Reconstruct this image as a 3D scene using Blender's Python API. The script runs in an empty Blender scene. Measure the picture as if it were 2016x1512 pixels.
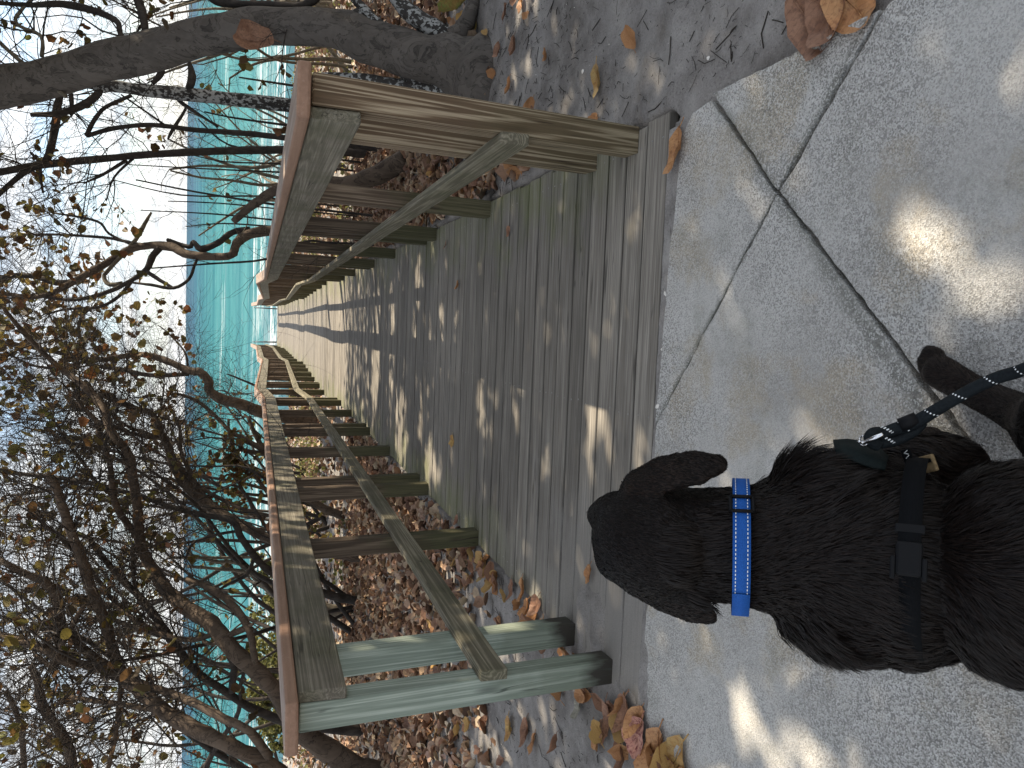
import bpy, bmesh, math, random
import numpy as np
from mathutils import Vector, Matrix, noise as mnoise

RNG = random.Random(7)
np.random.seed(7)
C = bpy.context.scene.collection
SC = bpy.context.scene

# ------------------------------------------------------------------ camera
F_PX = 1515.0            # focal length in pixels of the 2016 px wide photograph
CAM_H = 1.378
CAM_BACK = 2.0686        # distance from the lens to the first plank
def _calib():
    m = 13.5 / 1430; b0 = (363.8 - 1008) / F_PX
    up = np.array([m, -1, b0]); up /= np.linalg.norm(up)
    d = np.array([(1512 - 628 - 756) / F_PX, (504 - 1008) / F_PX, 1.0]); d /= np.linalg.norm(d)
    Y = d - (d @ up) * up; Y /= np.linalg.norm(Y)
    X = np.cross(Y, up)
    if X[0] < 0: X = -X
    return np.array([X, Y, up])
R = _calib()
CAMP = Vector((0, -CAM_BACK, CAM_H))
cam_d = bpy.data.cameras.new('camera'); cam = bpy.data.objects.new('camera', cam_d); C.objects.link(cam)
cx_, cy_, cz_ = R @ np.array([0, 1, 0]), R @ np.array([1, 0, 0]), -(R @ np.array([0, 0, 1]))
M = Matrix(((cx_[0], cy_[0], cz_[0], 0), (cx_[1], cy_[1], cz_[1], 0), (cx_[2], cy_[2], cz_[2], 0), (0, 0, 0, 1)))
M.translation = CAMP
cam.matrix_world = M
cam_d.sensor_fit = 'HORIZONTAL'; cam_d.sensor_width = 36.0
cam_d.lens = F_PX / 2016 * 36.0
cam_d.clip_start = 0.02; cam_d.clip_end = 20000
SC.camera = cam

# ------------------------------------------------------------------ light
SUN_V = Vector((0.79, 0.60, 1.0)).normalized()
SUN_EL = math.asin(SUN_V.z); SUN_AZ = math.atan2(SUN_V.x, SUN_V.y)
world = bpy.data.worlds.new("World"); SC.world = world; world.use_nodes = True
SKY_STRENGTH = 0.125
SUN_STRENGTH = 3.4
EXPOSURE = 1.7
sun_d = bpy.data.lights.new('sun', 'SUN'); sun_d.energy = SUN_STRENGTH; sun_d.angle = math.radians(0.53)
sun_d.color = (1.0, 0.87, 0.68)
sun = bpy.data.objects.new('sun', sun_d); C.objects.link(sun)
sun.rotation_euler = SUN_V.to_track_quat('Z', 'Y').to_euler(); sun.location = SUN_V * 60
SC.view_settings.view_transform = 'Standard'; SC.view_settings.look = 'None'
SC.view_settings.exposure = EXPOSURE; SC.view_settings.gamma = 1.0
SC.view_settings.use_curve_mapping = False
SC.render.engine = 'CYCLES'
SC.cycles.max_bounces = 7; SC.cycles.diffuse_bounces = 4; SC.cycles.glossy_bounces = 3; SC.cycles.transmission_bounces = 3

# ------------------------------------------------------------------ small helpers
def ray(x, y):
    return Vector(R @ np.array([(1512 - y - 756) / F_PX, (x - 1008) / F_PX, 1.0]))
def at_y(x, y, Y):           # the point of the world plane Y that the photo shows at (x, y)
    d = ray(x, y); return CAMP + d * ((Y + CAM_BACK) / d.y)
def at_z(x, y, z):
    d = ray(x, y); return CAMP + d * ((z - CAM_H) / d.z)
_Ri = np.linalg.inv(R)
def project(p):
    q = _Ri @ np.array([p[0] - CAMP.x, p[1] - CAMP.y, p[2] - CAMP.z])
    if q[2] < 0.05: return None
    return (q[1] / q[2] * F_PX + 1008, 1512 - 756 - q[0] / q[2] * F_PX, q[2])
def in_view(p, margin=40):
    q = project(p)
    return q is not None and -margin < q[0] < 2016 + margin and -margin < q[1] < 1512 + margin
def sstep(a, b, x):
    t = min(1, max(0, (x - a) / (b - a))); return t * t * (3 - 2 * t)
def n3(x, y, z=0.0): return mnoise.noise(Vector((x, y, z)))

class MB:
    """collects triangles and quads, builds one mesh"""
    def __init__(s): s.v = []; s.f = []; s.a = []; s.mi = []
    def add(s, vs, fs, val=None, mi=0):
        b = len(s.v); s.v.extend(vs); s.f.extend([tuple(i + b for i in f) for f in fs])
        s.a.extend([0.5 if val is None else val] * len(vs)); s.mi.extend([mi] * len(fs))
    def mesh(s, name, mats, smooth=True, attr=False):
        me = bpy.data.meshes.new(name); me.from_pydata([tuple(v) for v in s.v], [], s.f)
        for m in (mats if isinstance(mats, (list, tuple)) else [mats]): me.materials.append(m)
        if any(s.mi): me.polygons.foreach_set('material_index', s.mi)
        if smooth: me.polygons.foreach_set('use_smooth', [True] * len(me.polygons))
        if attr:
            at = me.attributes.new('rnd', 'FLOAT', 'POINT'); at.data.foreach_set('value', s.a)
        me.update(); return me
    def build(s, name, mats, parent=None, smooth=True, attr=False):
        return link(name, s.mesh(name, mats, smooth, attr), parent)

def link(name, me, parent=None, loc=None):
    o = bpy.data.objects.new(name, me); C.objects.link(o)
    if parent: o.parent = parent
    if loc is not None: o.location = loc
    return o
def tag(o, label=None, cat=None, group=None, kind=None):
    if label: o['label'] = label
    if cat: o['category'] = cat
    if group: o['group'] = group
    if kind: o['kind'] = kind
    return o
def empty(name, loc=(0, 0, 0)):
    o = bpy.data.objects.new(name, None); C.objects.link(o); o.location = loc; o.empty_display_size = 0.2; return o

def catmull(P, n=4):
    if len(P) < 3: return [list(p) for p in P] if False else [tuple(p) for p in P]
    out = []
    Q = [P[0]] + list(P) + [P[-1]]
    for i in range(1, len(Q) - 2):
        for k in range(n):
            t = k / n
            out.append(tuple(0.5 * ((2 * b) + (c - a) * t + (2 * a - 5 * b + 4 * c - d) * t * t + (-a + 3 * b - 3 * c + d) * t ** 3)
                             for a, b, c, d in zip(Q[i - 1], Q[i], Q[i + 1], Q[i + 2])))
    out.append(tuple(P[-1])); return out

def tube(mb, pts, sides=6, val=None, wob=0.0, seed=0.0, cap=True):
    """pts: list of (x,y,z,r)"""
    n = len(pts); P = [Vector(p[:3]) for p in pts]; vs = []; fs = []
    up = Vector((0.13, 0.2, 1)).normalized(); prev = None
    for i in range(n):
        t = (P[min(i + 1, n - 1)] - P[max(i - 1, 0)])
        if t.length < 1e-9: t = Vector((0, 0, 1))
        t.normalize()
        if prev is None:
            a = t.cross(Vector((1, 0, 0)) if abs(t.x) < 0.8 else Vector((0, 1, 0)))
        else:
            a = prev - t * prev.dot(t)
        if a.length < 1e-6: a = t.orthogonal()
        a.normalize(); prev = a; b = t.cross(a)
        for k in range(sides):
            an = 2 * math.pi * k / sides
            r = pts[i][3]
            if wob: 
                q = P[i] * (1.2 / max(r, .02)) * .35
                r *= 1 + wob * n3(q.x + math.cos(an) * 1.1, q.y + math.sin(an) * 1.1, q.z + seed)
            vs.append(P[i] + (a * math.cos(an) + b * math.sin(an)) * r)
    for i in range(n - 1):
        for k in range(sides):
            k2 = (k + 1) % sides
            fs.append((i * sides + k, i * sides + k2, (i + 1) * sides + k2, (i + 1) * sides + k))
    if cap:
        fs.append(tuple(range(sides - 1, -1, -1))); fs.append(tuple((n - 1) * sides + k for k in range(sides)))
    mb.add(vs, fs, val)

def box_mesh(name, sx, sy, sz, mat, bev=0.004, segs=1, seed=0, jig=0.0, cuts=0):
    """a bevelled board centred on its origin in x,y and z"""
    bm = bmesh.new(); bmesh.ops.create_cube(bm, size=1)
    for v in bm.verts: v.co = Vector((v.co.x * sx, v.co.y * sy, v.co.z * sz))
    if bev: bmesh.ops.bevel(bm, geom=list(bm.edges), offset=bev, segments=segs, profile=0.5, affect='EDGES')
    if jig:
        rr = random.Random(seed)
        for v in bm.verts: v.co += Vector((rr.uniform(-1, 1), rr.uniform(-1, 1), rr.uniform(-1, 1))) * jig
    me = bpy.data.meshes.new(name); bm.to_mesh(me); bm.free(); me.materials.append(mat); return me

# ------------------------------------------------------------------ material helper
class NT:
    def __init__(s, name, world=False):
        if world: s.t = world.node_tree; s.m = None
        else: s.m = bpy.data.materials.new(name); s.m.use_nodes = True; s.t = s.m.node_tree
        s.t.nodes.clear()
    def n(s, typ, **kw):
        nd = s.t.nodes.new(typ)
        for k, v in kw.items():
            if k.startswith('_'): setattr(nd, k[1:], v)
        return nd
    def inp(s, nd, key, v):
        if v is None: return
        sk = nd.inputs[key]
        if hasattr(v, 'bl_idname') or isinstance(v, bpy.types.NodeSocket): s.t.links.new(v, sk)
        else: sk.default_value = v if not (isinstance(v, tuple) and len(v) == 3 and sk.type == 'RGBA') else (*v, 1)
    def coord(s, which='Object'): return s.n('ShaderNodeTexCoord').outputs[which]
    def map(s, vec, scale=(1, 1, 1), loc=(0, 0, 0), rot=(0, 0, 0)):
        nd = s.n('ShaderNodeMapping'); s.inp(nd, 'Vector', vec); s.inp(nd, 'Scale', scale); s.inp(nd, 'Location', loc); s.inp(nd, 'Rotation', rot)
        return nd.outputs[0]
    def noise(s, vec, scale=5, detail=3, rough=.5, dist=0, out='Fac'):
        nd = s.n('ShaderNodeTexNoise'); s.inp(nd, 'Vector', vec); s.inp(nd, 'Scale', scale); s.inp(nd, 'Detail', detail); s.inp(nd, 'Roughness', rough); s.inp(nd, 'Distortion', dist)
        return nd.outputs[out]
    def vor(s, vec, scale=5, feat='F1', out='Distance', rand=1.0):
        nd = s.n('ShaderNodeTexVoronoi', _feature=feat); s.inp(nd, 'Vector', vec); s.inp(nd, 'Scale', scale); s.inp(nd, 'Randomness', rand)
        return nd.outputs[out]
    def wave(s, vec, scale=5, dist=3, detail=2, dscale=1, direc='X'):
        nd = s.n('ShaderNodeTexWave', _wave_type='BANDS', _bands_direction=direc); s.inp(nd, 'Vector', vec); s.inp(nd, 'Scale', scale); s.inp(nd, 'Distortion', dist); s.inp(nd, 'Detail', detail); s.inp(nd, 'Detail Scale', dscale)
        return nd.outputs['Fac']
    def ramp(s, f, stops, interp='LINEAR'):
        nd = s.n('ShaderNodeValToRGB'); s.inp(nd, 'Fac', f); cr = nd.color_ramp; cr.interpolation = interp
        while len(cr.elements) < len(stops): cr.elements.new(0.5)
        for e, (p, c) in zip(cr.elements, stops):
            e.position = p; e.color = (c, c, c, 1) if not isinstance(c, tuple) else (*c, 1)
        return nd.outputs['Color']
    def mix(s, f, a, b, mode='MIX'):
        nd = s.n('ShaderNodeMix', _data_type='RGBA', _blend_type=mode)
        s.inp(nd, 0, f); s.inp(nd, 6, a); s.inp(nd, 7, b); return nd.outputs[2]
    def math(s, op, a, b=None, c=None, clamp=False):
        nd = s.n('ShaderNodeMath', _operation=op, _use_clamp=clamp); s.inp(nd, 0, a)
        if b is not None: s.inp(nd, 1, b)
        if c is not None: s.inp(nd, 2, c)
        return nd.outputs[0]
    def vmath(s, op, a, b=None):
        nd = s.n('ShaderNodeVectorMath', _operation=op); s.inp(nd, 0, a)
        if b is not None: s.inp(nd, 1, b)
        return nd.outputs[0]
    def sep(s, v):
        nd = s.n('ShaderNodeSeparateXYZ'); s.inp(nd, 0, v); return nd.outputs
    def bump(s, h, strength=.5, dist=.01, nrm=None):
        nd = s.n('ShaderNodeBump'); s.inp(nd, 'Height', h); s.inp(nd, 'Strength', strength); s.inp(nd, 'Distance', dist)
        if nrm is not None: s.inp(nd, 'Normal', nrm)
        return nd.outputs[0]
    def rnd(s): return s.n('ShaderNodeObjectInfo').outputs['Random']
    def attr(s, name='rnd'): return s.n('ShaderNodeAttribute', _attribute_name=name).outputs['Fac']
    def mr(s, v, a, b, c=0., d=1.):
        nd = s.n('ShaderNodeMapRange', _clamp=True); s.inp(nd, 'Value', v); s.inp(nd, 'From Min', a); s.inp(nd, 'From Max', b); s.inp(nd, 'To Min', c); s.inp(nd, 'To Max', d)
        return nd.outputs[0]
    def out(s, col, rough=.8, nrm=None, spec=.3, metal=0., transl=None, sheen=None):
        p = s.n('ShaderNodeBsdfPrincipled'); s.inp(p, 'Base Color', col); s.inp(p, 'Roughness', rough); s.inp(p, 'Specular IOR Level', spec); s.inp(p, 'Metallic', metal)
        if nrm is not None: s.inp(p, 'Normal', nrm)
        o = s.n('ShaderNodeOutputMaterial'); last = p.outputs[0]
        if transl:
            tr = s.n('ShaderNodeBsdfTranslucent'); s.inp(tr, 'Color', col)
            mx = s.n('ShaderNodeMixShader'); s.inp(mx, 0, transl); s.t.links.new(last, mx.inputs[1]); s.t.links.new(tr.outputs[0], mx.inputs[2]); last = mx.outputs[0]
        s.t.links.new(last, o.inputs['Surface']); return s.m

# ------------------------------------------------------------------ sky (world)
def make_world():
    w = NT('w', world)
    sky = w.n('ShaderNodeTexSky', _sky_type='NISHITA', _sun_disc=False, _sun_elevation=SUN_EL, _sun_rotation=SUN_AZ, _air_density=1.0, _dust_density=0.6, _ozone_density=1.2)
    co = w.coord('Generated'); xyz = w.sep(co)
    z = w.math('MAXIMUM', xyz[2], 0.0)
    den = w.math('ADD', z, 0.12)
    comb = w.n('ShaderNodeCombineXYZ'); w.inp(comb, 0, w.math('DIVIDE', xyz[0], den)); w.inp(comb, 1, w.math('DIVIDE', xyz[1], den)); w.inp(comb, 2, 0.0)
    n1 = w.noise(comb.outputs[0], 0.85, 7, .58, .35)
    n2 = w.noise(w.map(comb.outputs[0], loc=(3, 5, 1)), 2.6, 5, .55)
    d = w.math('ADD', w.math('MULTIPLY', n1, .78), w.math('MULTIPLY', n2, .22))
    cov = w.ramp(d, [(.43, 0.0), (.50, .75), (.58, 1.0)])
    shade = w.ramp(n2, [(.35, (1.75, 1.9, 2.15)), (.62, (3.7, 3.68, 3.6))])
    haze = w.mr(xyz[2], -0.02, 0.18, .7, 0.)
    base = w.mix(haze, w.mix(1.0, sky.outputs[0], (.5, .5, .5, 1), 'MULTIPLY'), (2.45, 2.65, 2.95, 1))
    col = w.mix(w.math('MULTIPLY', cov, .88), base, shade)
    bg = w.n('ShaderNodeBackground'); w.inp(bg, 'Color', col); w.inp(bg, 'Strength', SKY_STRENGTH)
    o = w.n('ShaderNodeOutputWorld'); w.t.links.new(bg.outputs[0], o.inputs[0])
make_world()

# ------------------------------------------------------------------ materials
def m_wood(name, dark, light, axis='X', algae=0.0, grain=1.0, algae_axis=None, dirt=None, rough=.8, vary=.35, rings=.6, edge=None):
    m = NT(name); co = m.coord('Object'); r = m.rnd()
    off = m.n('ShaderNodeCombineXYZ'); m.inp(off, 0, m.math('MULTIPLY', r, 37.)); m.inp(off, 1, m.math('MULTIPLY', r, 17.)); m.inp(off, 2, m.math('MULTIPLY', r, 53.))
    v = m.vmath('ADD', co, off.outputs[0])
    sc = {'X': (1.1, 22, 22), 'Y': (22, 1.1, 22), 'Z': (22, 22, 1.1)}[axis]
    ring = {'X': (.22, 12, 12), 'Y': (12, .22, 12), 'Z': (12, 12, .22)}[axis]
    fine = m.noise(m.map(v, tuple(s * 11 if s > 2 else s * 3.5 for s in sc)), 1.0, 3, .6)
    med = m.noise(m.map(v, sc), 1.2, 4, .6, .4)
    ringn = m.noise(m.map(v, ring), 1.0, 2, .5, .2)
    rb = m.math('SINE', m.math('MULTIPLY', ringn, 105.))
    rb = m.mr(rb, -.6, 1., 0., 1.)
    f = m.math('ADD', m.math('MULTIPLY', med, .38), m.math('MULTIPLY', fine, .62))
    f = m.math('ADD', f, m.math('MULTIPLY', m.math('SUBTRACT', rb, .5), rings * .45))
    col = m.ramp(f, [(.25, tuple(c * .72 for c in dark)), (.45, dark), (.72, light)])
    big = m.noise(m.map(v, (1, 1, 1)), 2.2, 3, .6)
    col = m.mix(m.mr(big, .35, .7, 0, .55), col, m.mix(.5, col, tuple(c * .45 for c in dark)))
    hv = m.mr(r, 0, 1, 1 - vary, 1 + vary * .6)
    hs = m.n('ShaderNodeHueSaturation'); m.inp(hs, 'Color', col); m.inp(hs, 'Value', hv); col = hs.outputs[0]
    if algae:
        an = m.noise(m.map(v, (1.6, 1.6, 1.6)), 2.5, 5, .65)
        fac = m.mr(an, .42, .68, 0, algae)
        if algae_axis:      # stronger toward the foot of a post
            z = m.sep(co)[2]
            fac = m.math('MULTIPLY', m.mr(m.math('ADD', an, m.mr(z, -.45, .25, .45, -.25)), .45, .75, 0., 1.), algae)
        col = m.mix(fac, col, m.mix(fine, (.035, .042, .018), (.10, .105, .045)))
    if dirt:
        z = m.sep(co)[2]; dn = m.noise(m.map(v, (14, 14, 4)), 1, 4, .6)
        col = m.mix(m.mr(m.math('ADD', z, m.math('MULTIPLY', dn, .22)), dirt, dirt + .07, 1., 0.), col, (.045, .040, .032))
    if edge:
        ed = m.math('ABSOLUTE', m.sep(co)[1]); col = m.mix(m.mr(ed, edge - .0055, edge - .001, 0, .7), col, (.02, .018, .015))
    ck = m.math('ABSOLUTE', m.math('SUBTRACT', m.noise(m.map(v, {'X': (.7, 16, 16), 'Y': (16, .7, 16), 'Z': (16, 16, .7)}[axis], loc=(5, 5, 5)), 1.0, 3, .6, .3), .5))
    ckm = m.mr(m.noise(m.map(v, (2, 2, 2)), 1.3, 2), .5, .62, 0, 1)
    col = m.mix(m.math('MULTIPLY', m.mr(ck, .004, .013, .75, 0), ckm), col, tuple(c * .22 for c in dark))
    if edge:
        ps = m.sep(m.n('ShaderNodeNewGeometry').outputs['Position']); wn = m.noise(m.n('ShaderNodeNewGeometry').outputs['Position'], 3.2, 5, .65); wf = m.noise(m.map(m.n('ShaderNodeNewGeometry').outputs['Position'], (3, 26, 3)), 1.6, 4, .65)
        side = m.mr(m.math('ABSOLUTE', m.math('ADD', ps[0], .27)), .30, .95, 0., .42)
        col = m.mix(m.math('MULTIPLY', m.mr(m.math('ADD', m.math('ADD', wn, side), m.math('MULTIPLY', wf, .25)), .84, 1.12, 0, .5), m.mr(ps[1], .1, .8, 0, 1)), col, m.mix(fine, (.07, .085, .025), (.20, .22, .07)))
        dust = m.math('MULTIPLY', m.mr(ps[0], -.25, -1.05, 0, .50), m.mr(ps[1], 2.6, .3, 0, 1))
        col = m.mix(m.mr(m.math('ADD', m.math('ADD', m.math('MULTIPLY', wn, .6), m.math('MULTIPLY', wf, .4)), dust), .70, .92, 0, .8), col, m.mix(m.noise(co, 300, 2), (.15, .14, .125), (.33, .31, .285)))
    # knots and dark nail marks
    kd = m.vor(m.map(v, {'X': (1.2, 5, 5), 'Y': (5, 1.2, 5), 'Z': (5, 5, 1.2)}[axis]), 1.0)
    col = m.mix(m.mr(kd, .03, .075, .6, 0.), col, tuple(c * .3 for c in dark))
    h = m.math('ADD', m.math('MULTIPLY', fine, .5), m.math('MULTIPLY', rb, .35 * rings + .1))
    b = m.bump(h, .55 * grain, .0022)
    return m.out(col, rough, b, .25)

W_PLANK = m_wood('weathered_deck', (.178, .160, .135), (.41, .378, .325), 'X', algae=.0, vary=.22, rings=.18, edge=.0681)
W_RAIL = m_wood('weathered_rail', (.17, .150, .105), (.34, .305, .22), 'Y', algae=.45, vary=.2)
W_FASC = m_wood('weathered_side_board', (.17, .150, .115), (.34, .305, .24), 'Y', algae=.5, vary=.22, rings=.32)
W_POST = m_wood('weathered_post', (.10, .070, .047), (.24, .18, .125), 'Z', algae=.62, algae_axis=True, vary=.3)
W_POST_R = m_wood('grained_post', (.15, .10, .06), (.46, .37, .25), 'Z', algae=.3, algae_axis=True, vary=.1, rings=.75)
W_POST_L = m_wood('green_treated_post', (.26, .305, .25), (.46, .505, .43), 'Z', algae=.35, algae_axis=True, dirt=-.37, vary=.08, rings=.45)
W_DARK = m_wood('dark_joist', (.05, .045, .04), (.10, .09, .08), 'Y', vary=.2)

def m_cap():
    m = NT('brown_cap'); co = m.coord('Object'); g = m.coord('Object')
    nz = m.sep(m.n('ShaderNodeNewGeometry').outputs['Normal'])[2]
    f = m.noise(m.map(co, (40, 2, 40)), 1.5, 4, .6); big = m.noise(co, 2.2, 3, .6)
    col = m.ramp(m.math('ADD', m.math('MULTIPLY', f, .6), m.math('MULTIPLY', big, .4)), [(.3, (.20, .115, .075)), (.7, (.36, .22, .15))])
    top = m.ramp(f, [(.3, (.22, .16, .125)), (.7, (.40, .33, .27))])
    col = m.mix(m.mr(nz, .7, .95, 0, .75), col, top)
    sp = m.noise(co, 90, 2, .5)
    col = m.mix(m.mr(sp, .6, .8, 0, .25), col, (.5, .38, .3))
    return m.out(col, .62, m.bump(m.math('ADD', f, m.math('MULTIPLY', sp, .4)), .35, .0015), .3)
W_CAP = m_cap()

def m_sand():
    m = NT('sand'); co = m.coord('Object'); xyz = m.sep(co)
    big = m.noise(co, .9, 4, .6); med = m.noise(co, 6, 5, .62); fine = m.noise(co, 160, 3, .7); gr = m.noise(co, 420, 2, .6)
    col = m.ramp(med, [(.3, (.17, .157, .145)), (.5, (.29, .272, .255)), (.72, (.40, .38, .352))])
    col = m.mix(m.mr(big, .45, .7, 0, .5), col, (.20, .182, .165))
    col = m.mix(m.mr(fine, .5, .75, 0, .45), col, (.46, .44, .41))
    col = m.mix(m.mr(fine, .28, .42, .65, 0), col, (.07, .062, .055))
    sp = m.vor(co, 55); col = m.mix(m.mr(sp, .06, .12, .7, 0.), col, (.05, .04, .033))
    # dark humus bits in streaks
    hum = m.noise(m.map(co, (1, 1, 1), loc=(4, 2, 0)), 2.2, 5, .7)
    col = m.mix(m.mr(hum, .50, .66, 0, .6), col, (.10, .088, .076))
    # the beach below the dune: pale lilac-grey sand
    col = m.mix(m.mr(xyz[1], 27, 34, 0, 1), col, m.mix(med, (.36, .34, .33), (.50, .47, .45)))
    wet = m.mr(xyz[2], -4.05, -3.6, 1, 0)
    col = m.mix(wet, col, (.24, .24, .25))
    h = m.math('ADD', m.math('MULTIPLY', med, 1.3), m.math('ADD', m.math('MULTIPLY', fine, .35), m.math('MULTIPLY', gr, .18)))
    return m.out(col, .93, m.bump(h, .95, .016), .15)
SAND = m_sand()

def m_concrete():
    m = NT('concrete'); co = m.coord('Object'); xyz = m.sep(co)
    big = m.noise(co, 2.0, 5, .6); st = m.noise(m.map(co, loc=(7, 3, 2)), 3.4, 5, .62); fine = m.noise(co, 260, 4, .75); ag = m.vor(co, 300, out='Color'); agd = m.vor(co, 300)
    ag1 = m.sep(ag)[0]
    col = m.ramp(big, [(.3, (.335, .32, .295)), (.5, (.46, .445, .415)), (.72, (.55, .535, .50))])
    col = m.mix(m.mr(st, .52, .62, 0, .6), col, (.41, .345, .245))
    gs = m.noise(m.map(co, loc=(1, 9, 4)), 4.5, 5, .7)
    col = m.mix(m.mr(gs, .52, .70, 0, .5), col, (.21, .21, .175))
    # dark mossy dirt gathered along the long joint
    u = m.math('ADD', m.math('MULTIPLY', xyz[0], -.676), m.math('MULTIPLY', xyz[1], .737)); jd = m.math('ABSOLUTE', m.math('ADD', u, .6207))
    u2 = m.math('ADD', m.math('MULTIPLY', xyz[0], .600), m.math('MULTIPLY', xyz[1], .800)); jd2 = m.math('ABSOLUTE', m.math('ADD', u2, .176))
    jn = m.noise(co, 16, 5, .75)
    col = m.mix(m.mr(m.math('SUBTRACT', m.math('MINIMUM', jd, m.math('MULTIPLY', jd2, 2.6)), m.math('MULTIPLY', jn, .085)), -.042, -.008, .6, 0), col, (.10, .105, .08))
    expo = m.mr(m.noise(m.map(co, loc=(2, 2, 8)), 1.6, 4, .65), .36, .58, .25, 1.0)
    col = m.mix(m.math('MULTIPLY', m.mr(ag1, .60, .72, 0, .65), expo), col, (.14, .135, .125))
    col = m.mix(m.math('MULTIPLY', m.mr(ag1, .30, .18, 0, .65), expo), col, (.62, .61, .58))
    col = m.mix(m.mr(fine, .55, .75, 0, .25), col, (.16, .16, .155))
    dr = m.vor(m.map(co, loc=(3.3, 1.2, 0)), 2.9)
    drn = m.math('ADD', dr, m.math('MULTIPLY', m.noise(co, 40, 2), .02))
    col = m.mix(m.mr(drn, .035, .045, .6, 0.), col, (.10, .105, .10))
    pit = m.mr(m.noise(co, 34, 5, .75), .26, .42, 0, 1)
    col = m.mix(m.math('MULTIPLY', m.math('SUBTRACT', 1., pit), .5), col, (.13, .125, .11))
    h = m.math('ADD', m.math('ADD', m.math('MULTIPLY', fine, .6), m.math('MULTIPLY', agd, 1.3)), m.math('MULTIPLY', pit, 1.2))
    return m.out(col, .85, m.bump(h, .6, .0032), .3)
CONC = m_concrete()

def m_leaf(name, cols, transl=.0, rough=.6, use_attr=True, veins=True):
    m = NT(name); r = m.attr() if use_attr else m.rnd()
    n = len(cols)
    col = m.ramp(r, [((i + .0) / max(1, n - 1), c) for i, c in enumerate(cols)])
    co = m.coord('Object')
    sp = m.noise(co, 55, 3, .6)
    col = m.mix(m.mr(sp, .48, .68, 0, .6), col, m.mix(.62, col, (.03, .015, .008)))
    return m.out(col, rough, m.bump(sp, .5, .003), .3, transl=transl or None)
DEAD = [(.12, .062, .04), (.25, .135, .08), (.36, .22, .13), (.18, .095, .06), (.46, .30, .17), (.32, .20, .15), (.55, .43, .28), (.15, .095, .07)]
LITTER = m_leaf('dry_leaf', DEAD)
LEAF1 = m_leaf('dry_leaf_single', DEAD, use_attr=False)
CROWN = m_leaf('tree_leaf', [(.06, .06, .02), (.11, .05, .02), (.13, .13, .03), (.15, .08, .03), (.07, .05, .03), (.24, .19, .05), (.16, .06, .03), (.15, .16, .035)], transl=.4)
GREENC = m_leaf('green_leaf', [(.07, .085, .025), (.17, .17, .05), (.22, .21, .07), (.10, .11, .035)], transl=.35)

def m_bark(name, a, b, plates=0.0, lichen=0.0, sc=1.0):
    m = NT(name); co = m.coord('Object')
    n1 = m.noise(m.map(co, (1, 1, .35)), 26 * sc, 5, .65, .5); n2 = m.noise(co, 7 * sc, 4, .6)
    col = m.ramp(n1, [(.3, a), (.7, b)])
    col = m.mix(m.mr(n2, .45, .7, 0, .5), col, tuple(c * .5 for c in a))
    h = n1
    if plates:
        d = m.noise(m.map(co, (1, 1, .55)), 5.5 * sc, 5, .62, .9)
        e = m.ramp(d, [(.40, 0.), (.42, 1.), (.44, 0.1), (.53, 0.), (.55, 1.), (.57, .1)])
        col = m.mix(m.mr(d, .42, .43, 0, plates), col, tuple(min(1, c * 1.35) for c in b))
        col = m.mix(m.mr(d, .55, .57, 0, .35), col, tuple(min(1, c * 1.5) for c in b))
        col = m.mix(m.math('MULTIPLY', m.sep(e)[0], .55), col, tuple(c * .35 for c in a))
        h = m.math('ADD', n1, m.math('MULTIPLY', d, 3.))
    if lichen:
        l = m.noise(m.map(co, (1, 1, .7)), 38 * sc, 4, .6); lb = m.noise(co, 5 * sc, 3)
        col = m.mix(m.mr(m.math('ADD', l, m.math('MULTIPLY', lb, .35)), .68, .72, 0, lichen), col, (.38, .38, .36))
    return m.out(col, .85, m.bump(h, .6, .006), .2)
BARK_BIG = m_bark('mottled_bark', (.050, .043, .037), (.115, .10, .086), plates=.4, sc=1.3)
BARK_LICH = m_bark('lichen_bark', (.03, .028, .026), (.07, .062, .055), lichen=.85)
BARK_DARK = m_bark('dark_bark', (.028, .024, .021), (.075, .062, .052))
BARK_BRN = m_bark('brown_bark', (.040, .028, .021), (.125, .092, .066), plates=.3)
BARK_TAN = m_bark('tan_bark', (.09, .075, .055), (.22, .19, .14))

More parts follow.
